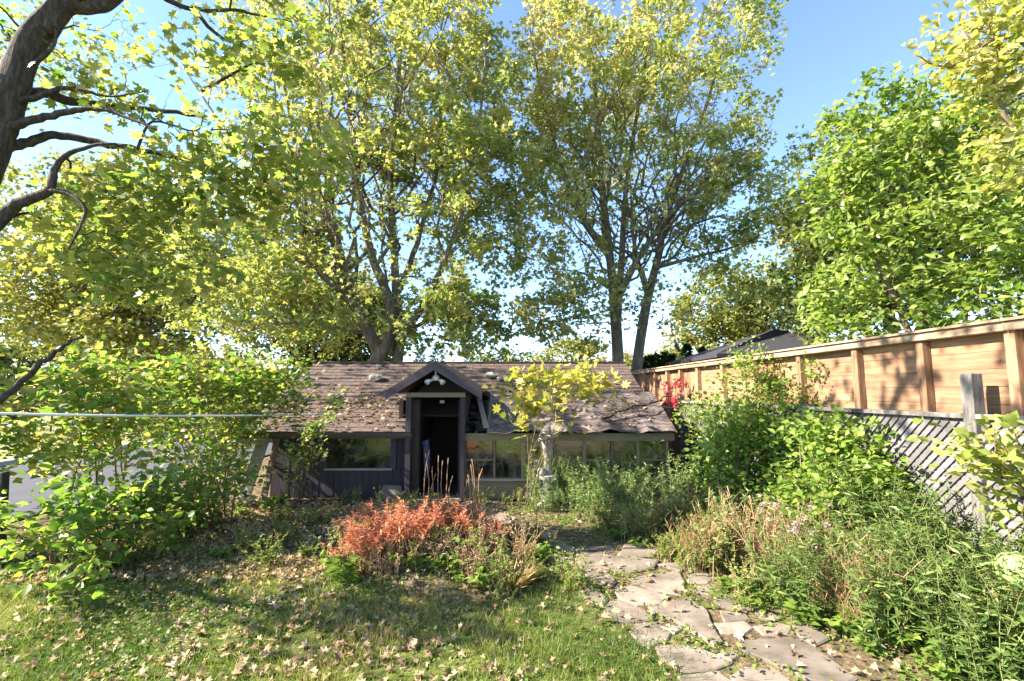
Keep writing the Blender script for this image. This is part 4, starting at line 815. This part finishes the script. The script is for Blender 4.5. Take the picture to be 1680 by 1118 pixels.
# ---------------------------------------------------------------- shrubs and border plants
def shrub(name, label, base, stems, height, spread, nleaf, lsize, shape, mat, parts=0, bark='stem', lo=.3, env=None, cat='shrub', group=None, tint=(0, 1), sp=.1, envleaf=.45, r0=.014, twigs=3, flat=.6):
    base = np.array([base[0], base[1], float(gz(base[0], base[1])) - .02]); root = empty(name, tuple(base), label, cat, group)
    paths = []; tw = MB()
    for k in range(stems):
        if env is not None: tip = env_points(env, 1, .6)[0]
        else:
            an = rng.random() * 2 * math.pi; rr = spread * rng.random() ** .5; tip = base + np.array([rr * math.cos(an), rr * math.sin(an), height * rng.uniform(.6, 1.05)])
        b0 = base + np.array([*rng.normal(0, .06 + spread * .12, 2), 0]); mid = b0 + (tip - b0) * np.array([.35, .35, .6]) + rng.normal(0, .04, 3)
        P = smooth_path([b0, mid, tip], 10, .008); MB().tube(P, np.linspace(r0, r0 * .25, 10), 5).obj('stem', M[bark], root, True); paths.append(P[int(10 * lo):])
        for q in range(twigs):
            i = rng.integers(4, 10); e = P[i] + np.array([*rng.normal(0, spread * .28, 2), rng.normal(.02, height * .07)])
            Q = smooth_path([P[i], (P[i] + e) / 2 + [0, 0, .03], e], 10, .004); tw.tube(Q, np.linspace(r0 * .35, r0 * .12, 10), 4, False); paths.append(Q[10 - len(paths[0]):] if len(paths[0]) < 10 else Q)
    if twigs: tag(tw.obj('twigs', M[bark], root, True), kind='stuff')
    allp = np.vstack(paths); i = rng.integers(0, len(allp), nleaf)
    P = allp[i] + rng.normal(0, sp, (nleaf, 3))
    if env is not None:
        k = int(nleaf * envleaf); cl_ = env_points(env, max(6, k // 14), .5); P[:k] = cl_[rng.integers(0, len(cl_), k)] + rng.normal(0, sp * .8, (k, 3))
    P[:, 2] = np.maximum(P[:, 2], base[2] + .04)
    cl = np.sin(P[:, 0] * 5 + 1) * np.sin(P[:, 1] * 5) * np.sin(P[:, 2] * 6) * .2
    T = np.clip(tint[0] + (tint[1] - tint[0]) * rng.random(nleaf) ** 1.4 + cl, 0, 1)
    od = norm(P - (base + [0, 0, height * .3])); A, Nn = leaf_frames(nleaf, flat, .25, od, .9)
    foliage(root, 'foliage', P, A, Nn, lsize * rng.uniform(.55, 1.25, nleaf), T, shape, M[mat], parts)
    return root
def E(px, py, Y, rx, ry, rz, w=1): return (at(px, py, Y), (rx, ry, rz), w)
g0 = G(385, 815)
shrub('leafy_shrub', 'tall multi-stemmed green shrub by the left end of the shed', G(330, 820)[:2], 18, 1.9, .9, 4800, .08, 'maple', 'shrub', 300, env=[E(400, 630, 7.0, .95, .45, .5, 3), E(300, 645, 6.9, .8, .5, .5, 2), E(250, 620, 6.8, .6, .4, .45, 1), E(470, 650, 7.1, .45, .35, .45, 1.4), E(300, 735, 6.6, 1.0, .4, .3, 1.2)], sp=.13, lo=.5)
shrub('leafy_shrub', 'yellowing big-leaved shrub under the clothesline near the road', G(150, 850)[:2], 14, 1.8, .8, 2700, .11, 'ovate', 'shrub', 300, env=[E(110, 630, 5.6, .7, .5, .35, 3), E(30, 680, 5.5, .5, .5, .35, 2), E(190, 660, 5.6, .5, .5, .3, 1.5), E(120, 745, 5.5, .8, .4, .22, 1.3)], sp=.12, lo=.5, tint=(.15, 1))
shrub('leafy_shrub', 'low spreading shrub with broad lobed leaves over the left leaf litter', G(150, 930)[:2], 22, .8, 1.1, 1350, .1, 'ovate', 'bright', 300, env=[E(150, 830, 4.9, .9, .5, .28, 3), E(40, 890, 4.3, .7, .4, .34, 2.4), E(250, 800, 5.4, .7, .5, .28, 2), E(120, 930, 4.2, .5, .3, .15, 1)], sp=.1, lo=.4)
shrub('leafy_shrub', 'low leafy green shrub between the leaf litter and the shed corner', G(330, 860)[:2], 16, .8, .8, 1050, .09, 'ovate', 'shrub', 300, env=[E(330, 800, 5.9, .6, .5, .25, 3), E(260, 850, 5.2, .5, .4, .25, 2), E(370, 770, 6.4, .4, .4, .25, 1)], sp=.1, lo=.4, tint=(0, .75))
shrub('leafy_shrub', 'thin leggy shrub climbing the dark wall left of the shed window', at(490, 800, 7.85)[:2], 11, 1.15, .35, 420, .08, 'ovate', 'shrub', 300, env=[E(500, 735, 7.8, .35, .2, .45, 3), E(530, 700, 7.75, .25, .15, .25, 1)], sp=.07, lo=.4, r0=.01)
shrub('leafy_shrub', 'bright yellow-leaved sapling growing up past the greenhouse eave', at(868, 800, 7.6)[:2], 7, 1.9, .3, 520, .125, 'maple', 'yellow', 300, env=[E(910, 625, 7.5, .8, .35, .25, 3), E(885, 665, 7.4, .6, .3, .22, 2), E(980, 640, 7.5, .4, .3, .2, 1.2), E(848, 695, 7.4, .14, .2, .1, .4)], envleaf=.9, sp=.13, lo=.85, r0=.009, twigs=4)
shrub('leafy_shrub', 'arching green shrub with tiny leaves climbing over the lattice onto the cedar boards', (3.0, 6.9), 18, 2.1, .9, 6800, .06, 'ovate', 'shrub', 300, env=[E(1160, 690, 7.6, .5, .3, .4, 1.6), E(1260, 625, 7.0, .9, .3, .28, 2.2), E(1230, 590, 7.0, .3, .3, .22, .8), E(1330, 665, 6.4, .6, .3, .35, 2.5), E(1200, 680, 7.2, .6, .4, .3, 2), E(1370, 625, 6.1, .35, .2, .32, 1)], sp=.1, lo=.4, tint=(.1, .8))
shrub('leafy_shrub', 'rounded fresh-green shrub growing before the lattice left of its bare stretch', (2.75, 6.2), 18, 1.4, .8, 4600, .075, 'ovate', 'bright', 300, env=[E(1230, 710, 6.4, .9, .4, .4, 3), E(1330, 760, 5.7, .7, .35, .5, 3), E(1180, 770, 6.7, .5, .4, .35, 1.5), E(1290, 820, 5.6, .5, .3, .3, 1)], sp=.1, lo=.35)
shrub('leafy_shrub', 'vivid light-green shrub with layered leaves against the bare lattice', (2.95, 4.9), 16, 1.15, .6, 3000, .08, 'ovate', 'bright', 300, env=[E(1385, 735, 5.1, .6, .3, .33, 3), E(1430, 805, 4.7, .45, .3, .3, 2.5), E(1350, 700, 5.3, .4, .25, .25, 1.4)], sp=.09, lo=.35, tint=(.3, 1), flat=1.0)
shrub('leafy_shrub', 'pale yellow-green shrub with drooping leaves before the grey lattice post', (3.75, 3.35), 10, 1.4, .5, 520, .085, 'ovate', 'cream', 300, env=[E(1645, 750, 3.5, .2, .25, .2, 3), E(1600, 735, 3.5, .15, .2, .1, 1), E(1655, 820, 3.4, .16, .2, .15, 1)], sp=.08, lo=.5, tint=(-.2, .6))
shrub('creeper_vine', 'small crimson creeper on the far cedar fence posts', (3.35, 10.1), 4, 1.9, .3, 160, .1, 'star', 'crimson', 0, env=[E(1113, 628, 10.0, .22, .2, .2, 2), E(1108, 660, 10.0, .12, .15, .15, 1)], sp=.06, lo=.6, cat='vine', twigs=2)
hy = shrub('hydrangea', 'hydrangea with one round lime-green flower head beside the foreground weeds', (3.2, 2.85), 5, .75, .25, 90, .1, 'ovate', 'weed', 60, sp=.07, lo=.3)
c = np.array(at(1668, 935, 3.05)); n = 420; d = norm(rng.normal(0, 1, (n, 3))); P = c + d * .1 * rng.uniform(.85, 1.05, n)[:, None]
A = norm(np.cross(d, rng.normal(0, 1, (n, 3)))); foliage(hy, 'flower_head', P, A, d, np.full(n, .03), rng.random(n), 'kite', M['hydrangea'])
MB().tube([(3.2, 2.85, .05), (3.2, 2.95, .4), tuple(c)], .008, 5).obj('flower_stalk', M['stem_green'], hy)

# kinds of border plant: one prototype of each variant, copies share its meshes
PROTO = {}
def make_proto(kind, var, stems, h, spread, per, lsize, shape, mat, stem, lo=.15, tint=(0, 1), tipheads=None, lean=.25, sw=.004, flat=.5, leafparts=0):
    pts_l, A_l, S_l, T_l = [], [], [], []; mb = MB(); heads = []
    for k in range(stems):
        an = rng.random() * 2 * math.pi; b0 = np.array([*rng.normal(0, spread * .3, 2), -.02]); hh = h * rng.uniform(.6, 1.1)
        tip = b0 + np.array([math.cos(an) * spread * rng.random(), math.sin(an) * spread * rng.random(), hh]); mid = b0 + (tip - b0) * [.3, .3, .55]
        P = smooth_path([b0, mid, tip], 8, .004); mb.tube(P, np.linspace(sw, sw * .5, 8), 4, False)
        u = lo + (1 - lo) * rng.random(per); Q = np.stack([np.interp(u * 7, range(8), P[:, j]) for j in range(3)], 1)
        a2 = rng.random(per) * 2 * math.pi; dirs = norm(np.stack([np.cos(a2), np.sin(a2), rng.normal(lean, .3, per)], 1))
        pts_l.append(Q); A_l.append(dirs); S_l.append(lsize * rng.uniform(.6, 1.2, per) * (1.15 - .5 * u)); T_l.append(tint[0] + (tint[1] - tint[0]) * rng.random(per) * (.6 + .4 * u)); heads.append(tip)
    P = np.vstack(pts_l); A = np.vstack(A_l); S = np.concatenate(S_l); T = np.concatenate(T_l)
    Nn = norm(np.array([0, 0, flat + .2]) + rng.normal(0, .35, P.shape)); Nn = norm(Nn - A * np.sum(A * Nn, 1, keepdims=True))
    parts = []
    keep = np.ones(len(P), bool)
    if leafparts:
        c_ = np.argsort(-S)[:leafparts]; keep[c_] = False
        for i in c_:
            B = np.cross(A[i], Nn[i]) * S[i]; a_ = A[i] * S[i]; n_ = Nn[i] * S[i]; p_ = P[i]
            parts.append(('leaf', template_mesh(shape, M[mat], int(min(5, max(0, T[i] * 6)))), Matrix(((B[0], a_[0], n_[0], p_[0]), (B[1], a_[1], n_[1], p_[1]), (B[2], a_[2], n_[2], p_[2]), (0, 0, 0, 1))), None))
    fm = leaf_mesh('foliage', P[keep], A[keep], Nn[keep], S[keep], T[keep], shape); fm.materials.append(M[mat]); parts.append(('foliage', fm, None, 'stuff'))
    sm = mb.mesh('stems', True); sm.materials.append(M[stem]); parts.append(('stems', sm, None, 'stuff'))
    if tipheads:
        hm, hs, hn = tipheads
        for tip in heads[:hn]:
            n = 26; d = norm(rng.normal(0, 1, (n, 3)) * [1, 1, .5]); Pq = tip + d * hs * .25
            Aq = norm(d + rng.normal(0, .2, d.shape)); Nq = norm(np.array([0, 0, 1.0]) + rng.normal(0, .3, d.shape)); Nq = norm(Nq - Aq * np.sum(Aq * Nq, 1, keepdims=True))
            f = leaf_mesh('flower_head', Pq, Aq, Nq, np.full(n, hs), rng.random(n), 'kite'); f.materials.append(M[hm]); parts.append(('flower_head', f, None, None))
    PROTO.setdefault(kind, []).append(parts)
def put(kind, name, label, cat, group, x, y, s=1.0, var=None, sz=None):
    pr = PROTO[kind][random.randrange(len(PROTO[kind])) if var is None else var]
    root = empty(name, (x, y, float(gz(x, y))), label, cat, group); root.rotation_euler = (0, 0, random.random() * 6.283); root.scale = (s, s, s * (sz or random.uniform(.85, 1.15)))
    for nm, me, mx_, kd in pr:
        o = bpy.data.objects.new(nm, me); COL.objects.link(o); o.parent = root
        if mx_ is not None: o.matrix_basis = mx_
        if kd: o["kind"] = kd
    return root
for v in range(3):
    make_proto('willow', v, 13, .62, .28, 34, .105, 'lance', 'weed', 'stem_green', .1, (0, .8), leafparts=40)
    make_proto('aster', v, 12, .6, .3, 24, .055, 'lance', 'weed', 'stem_dry', .2, (.3, 1), tipheads=('pink', .03, 3))
    make_proto('silver', v, 11, .55, .25, 40, .07, 'lance', 'silver', 'stem_green', .15, (0, 1), lean=.6)
    make_proto('dry', v, 50, .5, .28, 6, .15, 'blade', 'drygrass', 'stem_dry', .2, (0, .9), lean=1.2, sw=.0022)
    make_proto('tuft', v, 1, .05, .05, 170, .34, 'blade', 'drygrass', 'stem_dry', 0, (0, .8), lean=1.3)
    make_proto('gtuft', v, 1, .05, .05, 150, .4, 'blade', 'grass', 'stem_green', 0, (.1, .9), lean=1.0)
    make_proto('broad', v, 10, .16, .16, 8, .085, 'ovate', 'bright', 'stem_green', .4, (.1, 1), leafparts=20, flat=1)
    make_proto('mint', v, 14, .36, .24, 22, .048, 'ovate', 'bright' if v == 0 else 'weed', 'stem_dry', .15, (.2, 1), flat=1)
    make_proto('spurge', v, 18, .42, .26, 40, .065, 'lance', 'red', 'stem_dry', .5, (.15, 1), lean=.5)
    make_proto('browned', v, 20, .38, .25, 9, .06, 'lance', 'litter', 'stem_dry', .3, (0, .8), lean=.1)
    make_proto('creep', v, 12, .05, .12, 10, .035, 'ovate', 'bright', 'stem_green', .2, (0, 1), flat=1.4)
# central bed
def spots(n, x0, x1, y0, y1, ok=lambda x, y: True):
    out = []
    while len(out) < n:
        x_, y_ = random.uniform(x0, x1), random.uniform(y0, y1)
        if path_dist(x_, y_) > .56 and ok(x_, y_): out.append((x_, y_))
    return out
for px_, py_ in ((590, 925), (610, 905), (635, 925), (660, 905), (690, 925), (720, 912), (600, 945), (750, 920), (640, 950), (780, 905), (585, 955), (670, 940), (810, 915)):
    x_, y_, _ = G(px_ + random.uniform(-8, 8), py_); put('spurge', 'red_spurge', 'red and orange autumn spurge clump in the bed beside the path', 'plant', 'red spurge clumps in the central bed', x_, y_, random.uniform(1.0, 1.3) * (1 if px_ < 700 else .85))
for x_, y_ in spots(9, -1.5, .2, 5.0, 5.9): put('mint', 'green_perennial', 'green leafy perennial growing between the red spurge clumps', 'plant', 'green perennials between red spurge', x_, y_, random.uniform(.9, 1.2))
for x_, y_ in spots(24, -1.5, .5, 4.5, 5.9): put('browned', 'withered_plant', 'withered brown-stemmed perennial in the central bed', 'plant', 'withered perennials in the central bed', x_, y_, random.uniform(.7, 1.1))
for x_, y_ in spots(15, -1.7, -.2, 4.3, 5.3): put('broad', 'violet_plant', 'low bright green broad-leaved plant edging the lawn below the red spurge', 'plant', 'low broad-leaved plants edging the lawn', x_, y_, random.uniform(.8, 1.5))
for x_, y_ in spots(16, -.4, .8, 4.2, 5.8): put(random.choice(['mint', 'broad']), 'bed_plant', 'small green perennial among withered stems in the central bed', 'plant', 'small green perennials in the central bed', x_, y_, random.uniform(.6, 1.1))
for x_, y_ in spots(4, -.2, .6, 4.3, 5.3): put('tuft', 'dry_grass_tuft', 'straw-coloured grass tuft at the bed edge beside the path', 'grass', 'straw grass tufts beside the path', x_, y_, random.uniform(.5, .9))
for x_, y_ in spots(60, -4.2, -1.4, 4.8, 7.7): put(random.choice(['creep', 'broad', 'creep', 'mint']), 'seedling', 'small green seedling poking out of the brown leaf litter', 'plant', 'seedlings in the leaf litter', x_, y_, random.uniform(.5, 1.1))
# plants before the shed wall
for px_, py_ in ((570, 825), (595, 822), (620, 832), (655, 832), (680, 828)):
    x_, y_, _ = G(px_, py_); put('silver', 'feathery_plant', 'grey-green feathery plant at the foot of the purple wall', 'plant', 'feathery plants at the purple wall', x_, min(y_, 7.8), random.uniform(.45, .6))
for px_, py_ in ((785, 820), (800, 812), (830, 812), (715, 832), (850, 805), (870, 815)):
    x_, y_, _ = G(px_, py_); put('mint', 'door_plant', 'small green plant near the doorway and first greenhouse pane', 'plant', 'small plants near the doorway', x_, min(y_, 7.85), random.uniform(.6, .9))
def stalks(label, spots_, top, cat='plant'):
    x0, y0, _ = spots_[0]; r_ = empty('dead_stalks', (x0, y0, 0), label, cat)
    for x_, y_, h in spots_: MB().tube(smooth_path([(x_, y_, -.02), (x_ + rng.normal(0, .02), y_, h * .5), (x_ + rng.normal(0, .05), y_, h)], 7, .004), np.linspace(.009, .006, 7), 5).obj('stalk', M['stem_dry'], r_, True)
    return r_
stalks('bare straw-coloured dead stalks standing before the dark doorway', [(at(p_, 815, 7.7)[0], 7.7 + random.uniform(-.1, .1), h) for p_, h in ((694, .85), (701, .8), (708, .5), (712, .62), (720, .78), (727, .7), (731, .72), (735, .45))], .8)
stalks('orange dry stalks fanning out beside the right door post', [(at(p_, 815, 7.6)[0], 7.6 + random.uniform(-.1, .1), h) for p_, h in ((770, .5), (774, .65), (779, .72), (783, .6), (765, .4), (787, .5))], .7)
stalks('tall rusty dry stalks in the border before the fresh-green shrub', [(at(p_, 860, 5.6)[0] + random.uniform(-.05, .05), 5.6 + random.uniform(-.3, .3), random.uniform(.45, .75)) for p_ in range(1172, 1240, 4)], .7)
for x_, y_ in spots(34, .3, 2.5, 6.6, 7.95): put('silver', 'perennial', 'tall grey-green leafy perennial before the greenhouse panes', 'plant', 'grey-green perennials before the greenhouse', x_, y_, random.uniform(.95, 1.45))
for x_, y_ in spots(22, .4, 2.4, 6.0, 6.9): put('mint', 'low_perennial', 'low dark green perennial between the path and the grey-green plants', 'plant', 'low green perennials beside the path', x_, y_, random.uniform(.7, 1.1))
for px_, py_ in ((872, 820), (890, 826), (908, 828), (925, 822), (945, 826), (900, 815)):
    x_, y_, _ = G(px_, py_); put('silver', 'perennial', 'grey-green leafy perennial hiding the foot of the statue', 'plant', 'perennials at the foot of the statue', x_, min(y_, 7.4), random.uniform(.55, .75))
# right border
rb = lambda x_, y_: x_ > 1.3 + (6.5 - y_) * .22
for x_, y_ in spots(10, 1.5, 2.8, 4.8, 6.4, rb): put('dry', 'dry_grass', 'tan dry flowering grass in the border right of the path', 'grass', 'tan dry grasses in the border', x_, y_, random.uniform(.6, 1.0))
for x_, y_ in spots(9, 1.4, 3.0, 4.2, 6.2, rb): put('tuft', 'dry_grass_tuft', 'long-bladed straw tuft among the border grasses', 'grass', 'straw tufts in the border', x_, y_, random.uniform(.55, .85))
for x_, y_ in spots(8, 1.9, 3.1, 4.2, 5.6, rb): put('aster', 'aster', 'pink-flowered aster among the border grasses', 'flower', 'pink asters in the border', x_, y_, random.uniform(.85, 1.15))
BW = {'mint': ('border_weed', 'green small-leaved weed filling the border before the lattice', 'green weeds filling the border'), 'browned': ('withered_plant', 'withered brown-stemmed plant in the border before the lattice', 'withered plants in the border'), 'silver': ('perennial', 'upright narrow-leaved perennial among the border weeds before the lattice', 'upright perennials in the border')}
for x_, y_ in spots(64, 1.3, 3.5, 3.8, 6.4, rb):
    k = random.choice(['mint', 'mint', 'browned', 'mint', 'silver']); put(k, BW[k][0], BW[k][1], 'plant', BW[k][2], x_, y_, random.uniform(.8, 1.6) * (.75 if k == 'silver' else 1))
fr = lambda x_, y_: x_ > 2.05 + (3.2 - y_) * .9 and x_ < 3.85
for x_, y_ in spots(46, 1.7, 3.9, 2.2, 4.3, fr): put('willow', 'narrow_leaved_weed', 'lush narrow-leaved green weed crowding the near edge of the path', 'plant', 'narrow-leaved weeds beside the path', x_, y_, random.uniform(.75, 1.15))
for x_, y_ in spots(12, 2.9, 3.7, 3.7, 5.0): put('willow', 'tall_weed', 'tall narrow-leaved weed growing up against the grey lattice', 'plant', 'tall weeds against the lattice', x_, y_, random.uniform(1.15, 1.55))
for x_, y_ in spots(8, 1.9, 3.6, 3.2, 4.6, fr): put('dry', 'dry_grass', 'thin dry grass poking through the narrow-leaved weeds', 'grass', 'dry grasses among the narrow-leaved weeds', x_, y_, random.uniform(.7, 1.0))
for x_, y_ in spots(10, 1.8, 2.9, 3.2, 4.4, fr): put('broad', 'violet_plant', 'low yellow-green broad-leaved plant at the right path edge', 'plant', 'low broad-leaved plants at the right path edge', x_, y_, random.uniform(.9, 1.4))

k = 0
while k < 46:
    x_, y_ = random.uniform(.9, 3.2), random.uniform(2.6, 6.2); d_ = float(path_dist(x_, y_))
    if .42 < d_ < .85 and x_ > float(np.interp(-y_, -PATHLINE[:, 1], PATHLINE[:, 0])):
        put(random.choice(['creep', 'mint', 'broad']), 'edging_plant', 'low green plant spilling onto the right edge of the flagstones', 'plant', 'low plants spilling onto the path', x_, y_, random.uniform(.5, 1.0)); k += 1

# ---------------------------------------------------------------- creeping green in the joints, grass and fallen leaves
n = 5200
X = rng.uniform(-.9, 3.0, n); Y = rng.uniform(2.4, 7.9, n); pd = path_dist(X, Y)
k = (pd < .75) & (np.sin(X * 6.1 + 1) * np.sin(Y * 5.3) + rng.normal(0, .3, n) > -.05); X, Y = X[k], Y[k]; n = len(X)
inside = np.zeros(n, bool)
for poly in STONES:
    q = np.array([G(a, b_, .03)[:2] for a, b_ in poly]); c_ = np.zeros(n, bool); j = len(q) - 1
    for i in range(len(q)):
        cond = ((q[i][1] > Y) != (q[j][1] > Y)) & (X < (q[j][0] - q[i][0]) * (Y - q[i][1]) / (q[j][1] - q[i][1] + 1e-12) + q[i][0]); c_ ^= cond; j = i
    inside |= c_
X, Y = X[~inside], Y[~inside]; n = len(X); X = np.repeat(X, 4) + rng.normal(0, .03, 4 * n); Y = np.repeat(Y, 4) + rng.normal(0, .03, 4 * n); n *= 4
P = np.stack([X, Y, gz(X, Y) + rng.uniform(.005, .05, n)], 1); A, Nn = leaf_frames(n, 1.2, -.1)
tag(link('ground_cover', leaf_mesh('ground_cover', P, A, Nn, rng.uniform(.018, .045, n), rng.random(n) * .8, 'ovate'), M['bright']), 'creeping green ground cover in the joints of the flagstone path', 'ground cover', kind='stuff')
n = 260000
X = rng.uniform(-5.5, 1.6, n); Y = 1.8 + 5.6 * rng.random(n) ** 1.5; k = rng.random(n) < lawn(X, Y) * np.clip(.5 + .7 * np.sin(3 * X + 2 * Y) * np.sin(2.3 * Y - X) + .35 * np.sin(7 * X - 3 * Y), .12, 1) + .05; X, Y = X[k], Y[k]; n = len(X)
P = np.stack([X, Y, gz(X, Y) - .005], 1); A = norm(np.stack([rng.normal(0, .6, n), rng.normal(0, .6, n), np.ones(n)], 1)); Nn = norm(rng.normal(0, 1, (n, 3))); Nn = norm(Nn - A * np.sum(A * Nn, 1, keepdims=True))
T = np.clip(.5 + .5 * np.sin(1.7 * X + 3) * np.sin(2.1 * Y) + rng.normal(0, .22, n), 0, 1)
S = rng.uniform(.03, .1, n)
tag(link('lawn_grass', leaf_mesh('lawn_grass', P, A, Nn, S, T, 'blade'), M['grass']), 'short sunlit lawn grass thinning into the leaf litter', 'grass', kind='stuff')
n = 30000
X = rng.uniform(-5.0, 1.3, n); Y = 2.2 + 5.2 * rng.random(n); k = (np.sin(2.1 * X + 4) * np.sin(1.9 * Y + X) + .4 * np.sin(6 * X + 5 * Y) + rng.normal(0, .2, n) > .35) & (path_dist(X, Y) > .5); X, Y = X[k], Y[k]; n = len(X)
P = np.stack([X, Y, gz(X, Y) + rng.uniform(.01, .06, n)], 1); A, Nn = leaf_frames(n, 1.2, -.1)
tag(link('clover', leaf_mesh('clover', P, A, Nn, rng.uniform(.018, .04, n), rng.random(n) * .9, 'ovate'), M['weed']), 'patches of small-leaved clover and weeds in the lawn', 'clover', kind='stuff')
def flat_leaves(X, Y, zoff=.012):
    n = len(X); P = np.stack([X, Y, gz(X, Y) + zoff + rng.uniform(0, .02, n)], 1)
    A = norm(np.stack([rng.normal(0, 1, n), rng.normal(0, 1, n), rng.normal(0, .25, n)], 1)); Nn = norm(np.array([0, 0, 1.0]) + rng.normal(0, .3, (n, 3))); Nn = norm(Nn - A * np.sum(A * Nn, 1, keepdims=True)); return P, A, Nn
X = np.concatenate([rng.uniform(-6, -.4, 9000), rng.normal(-2.0, 1.1, 1300), rng.uniform(-.6, 3.0, 450)]); Y = np.concatenate([rng.uniform(4.7, 8.0, 9000), rng.uniform(2.6, 5, 1300), rng.uniform(2.6, 8, 450)])
P, A, Nn = flat_leaves(X, Y)
tag(link('leaf_litter', leaf_mesh('leaf_litter', P, A, Nn, rng.uniform(.035, .085, len(X)), rng.random(len(X)) ** .8, 'crumple'), M['litter']), 'brown and tan fallen leaf litter over lawn, bed and path', 'leaf litter', kind='stuff')
s_ = rng.random(900); X = np.concatenate([rng.uniform(-4.2, -1.7, 450), rng.uniform(-.3, 2.4, 450)]); Sx = np.abs(rng.normal(.9, .5, 900)) % 2.8
P = np.array([RP(a, b_, .04) for a, b_ in zip(X, Sx)]); A, Nn = leaf_frames(900, 1.5, 0); A = norm(A + nd * 0)
tag(link('roof_leaf_litter', leaf_mesh('roof_leaf_litter', P, A, Nn, rng.uniform(.04, .08, 900), rng.random(900), 'curl'), M['litter']), 'dry tan leaves scattered over the shed roof', 'leaf litter', kind='stuff')
k = 0
while k < 130:
    px_, py_ = random.uniform(10, 1020), 960 + 158 * random.random() ** .8
    x_, y_, _ = G(px_, py_); 
    if path_dist(x_, y_) < .5 or math.sin(2.3 * x_ + 1) * math.sin(3.1 * y_) + random.gauss(0, .4) < .1: continue
    P, A, Nn = flat_leaves(np.array([x_]), np.array([y_]), .035)
    o = leaf_object('fallen_leaf', P[0], A[0], Nn[0], random.uniform(.03, .08), random.random() ** 1.7, random.choice(['crumple', 'crumple', 'kite']), M['litter'], None)
    tag(o, 'dry curled brown leaf lying on the lawn grass', 'leaf', 'fallen leaves on the lawn'); k += 1
for k in range(22):
    u = random.random() ** 1.3; i = u * (len(PATHLINE) - 2); a = PATHLINE[int(7 - i) - 1] if False else PATHLINE[::-1][int(i)] * (1 - i % 1) + PATHLINE[::-1][int(i) + 1] * (i % 1)
    x_, y_ = a + rng.normal(0, .3, 2)
    P, A, Nn = flat_leaves(np.array([x_]), np.array([y_]), .05)
    tag(leaf_object('fallen_leaf', P[0], A[0], Nn[0], random.uniform(.05, .09), random.random(), random.choice(['crumple', 'kite']), M['litter'], None), 'dry curled brown leaf lying on the flagstone path', 'leaf', 'fallen leaves on the path')
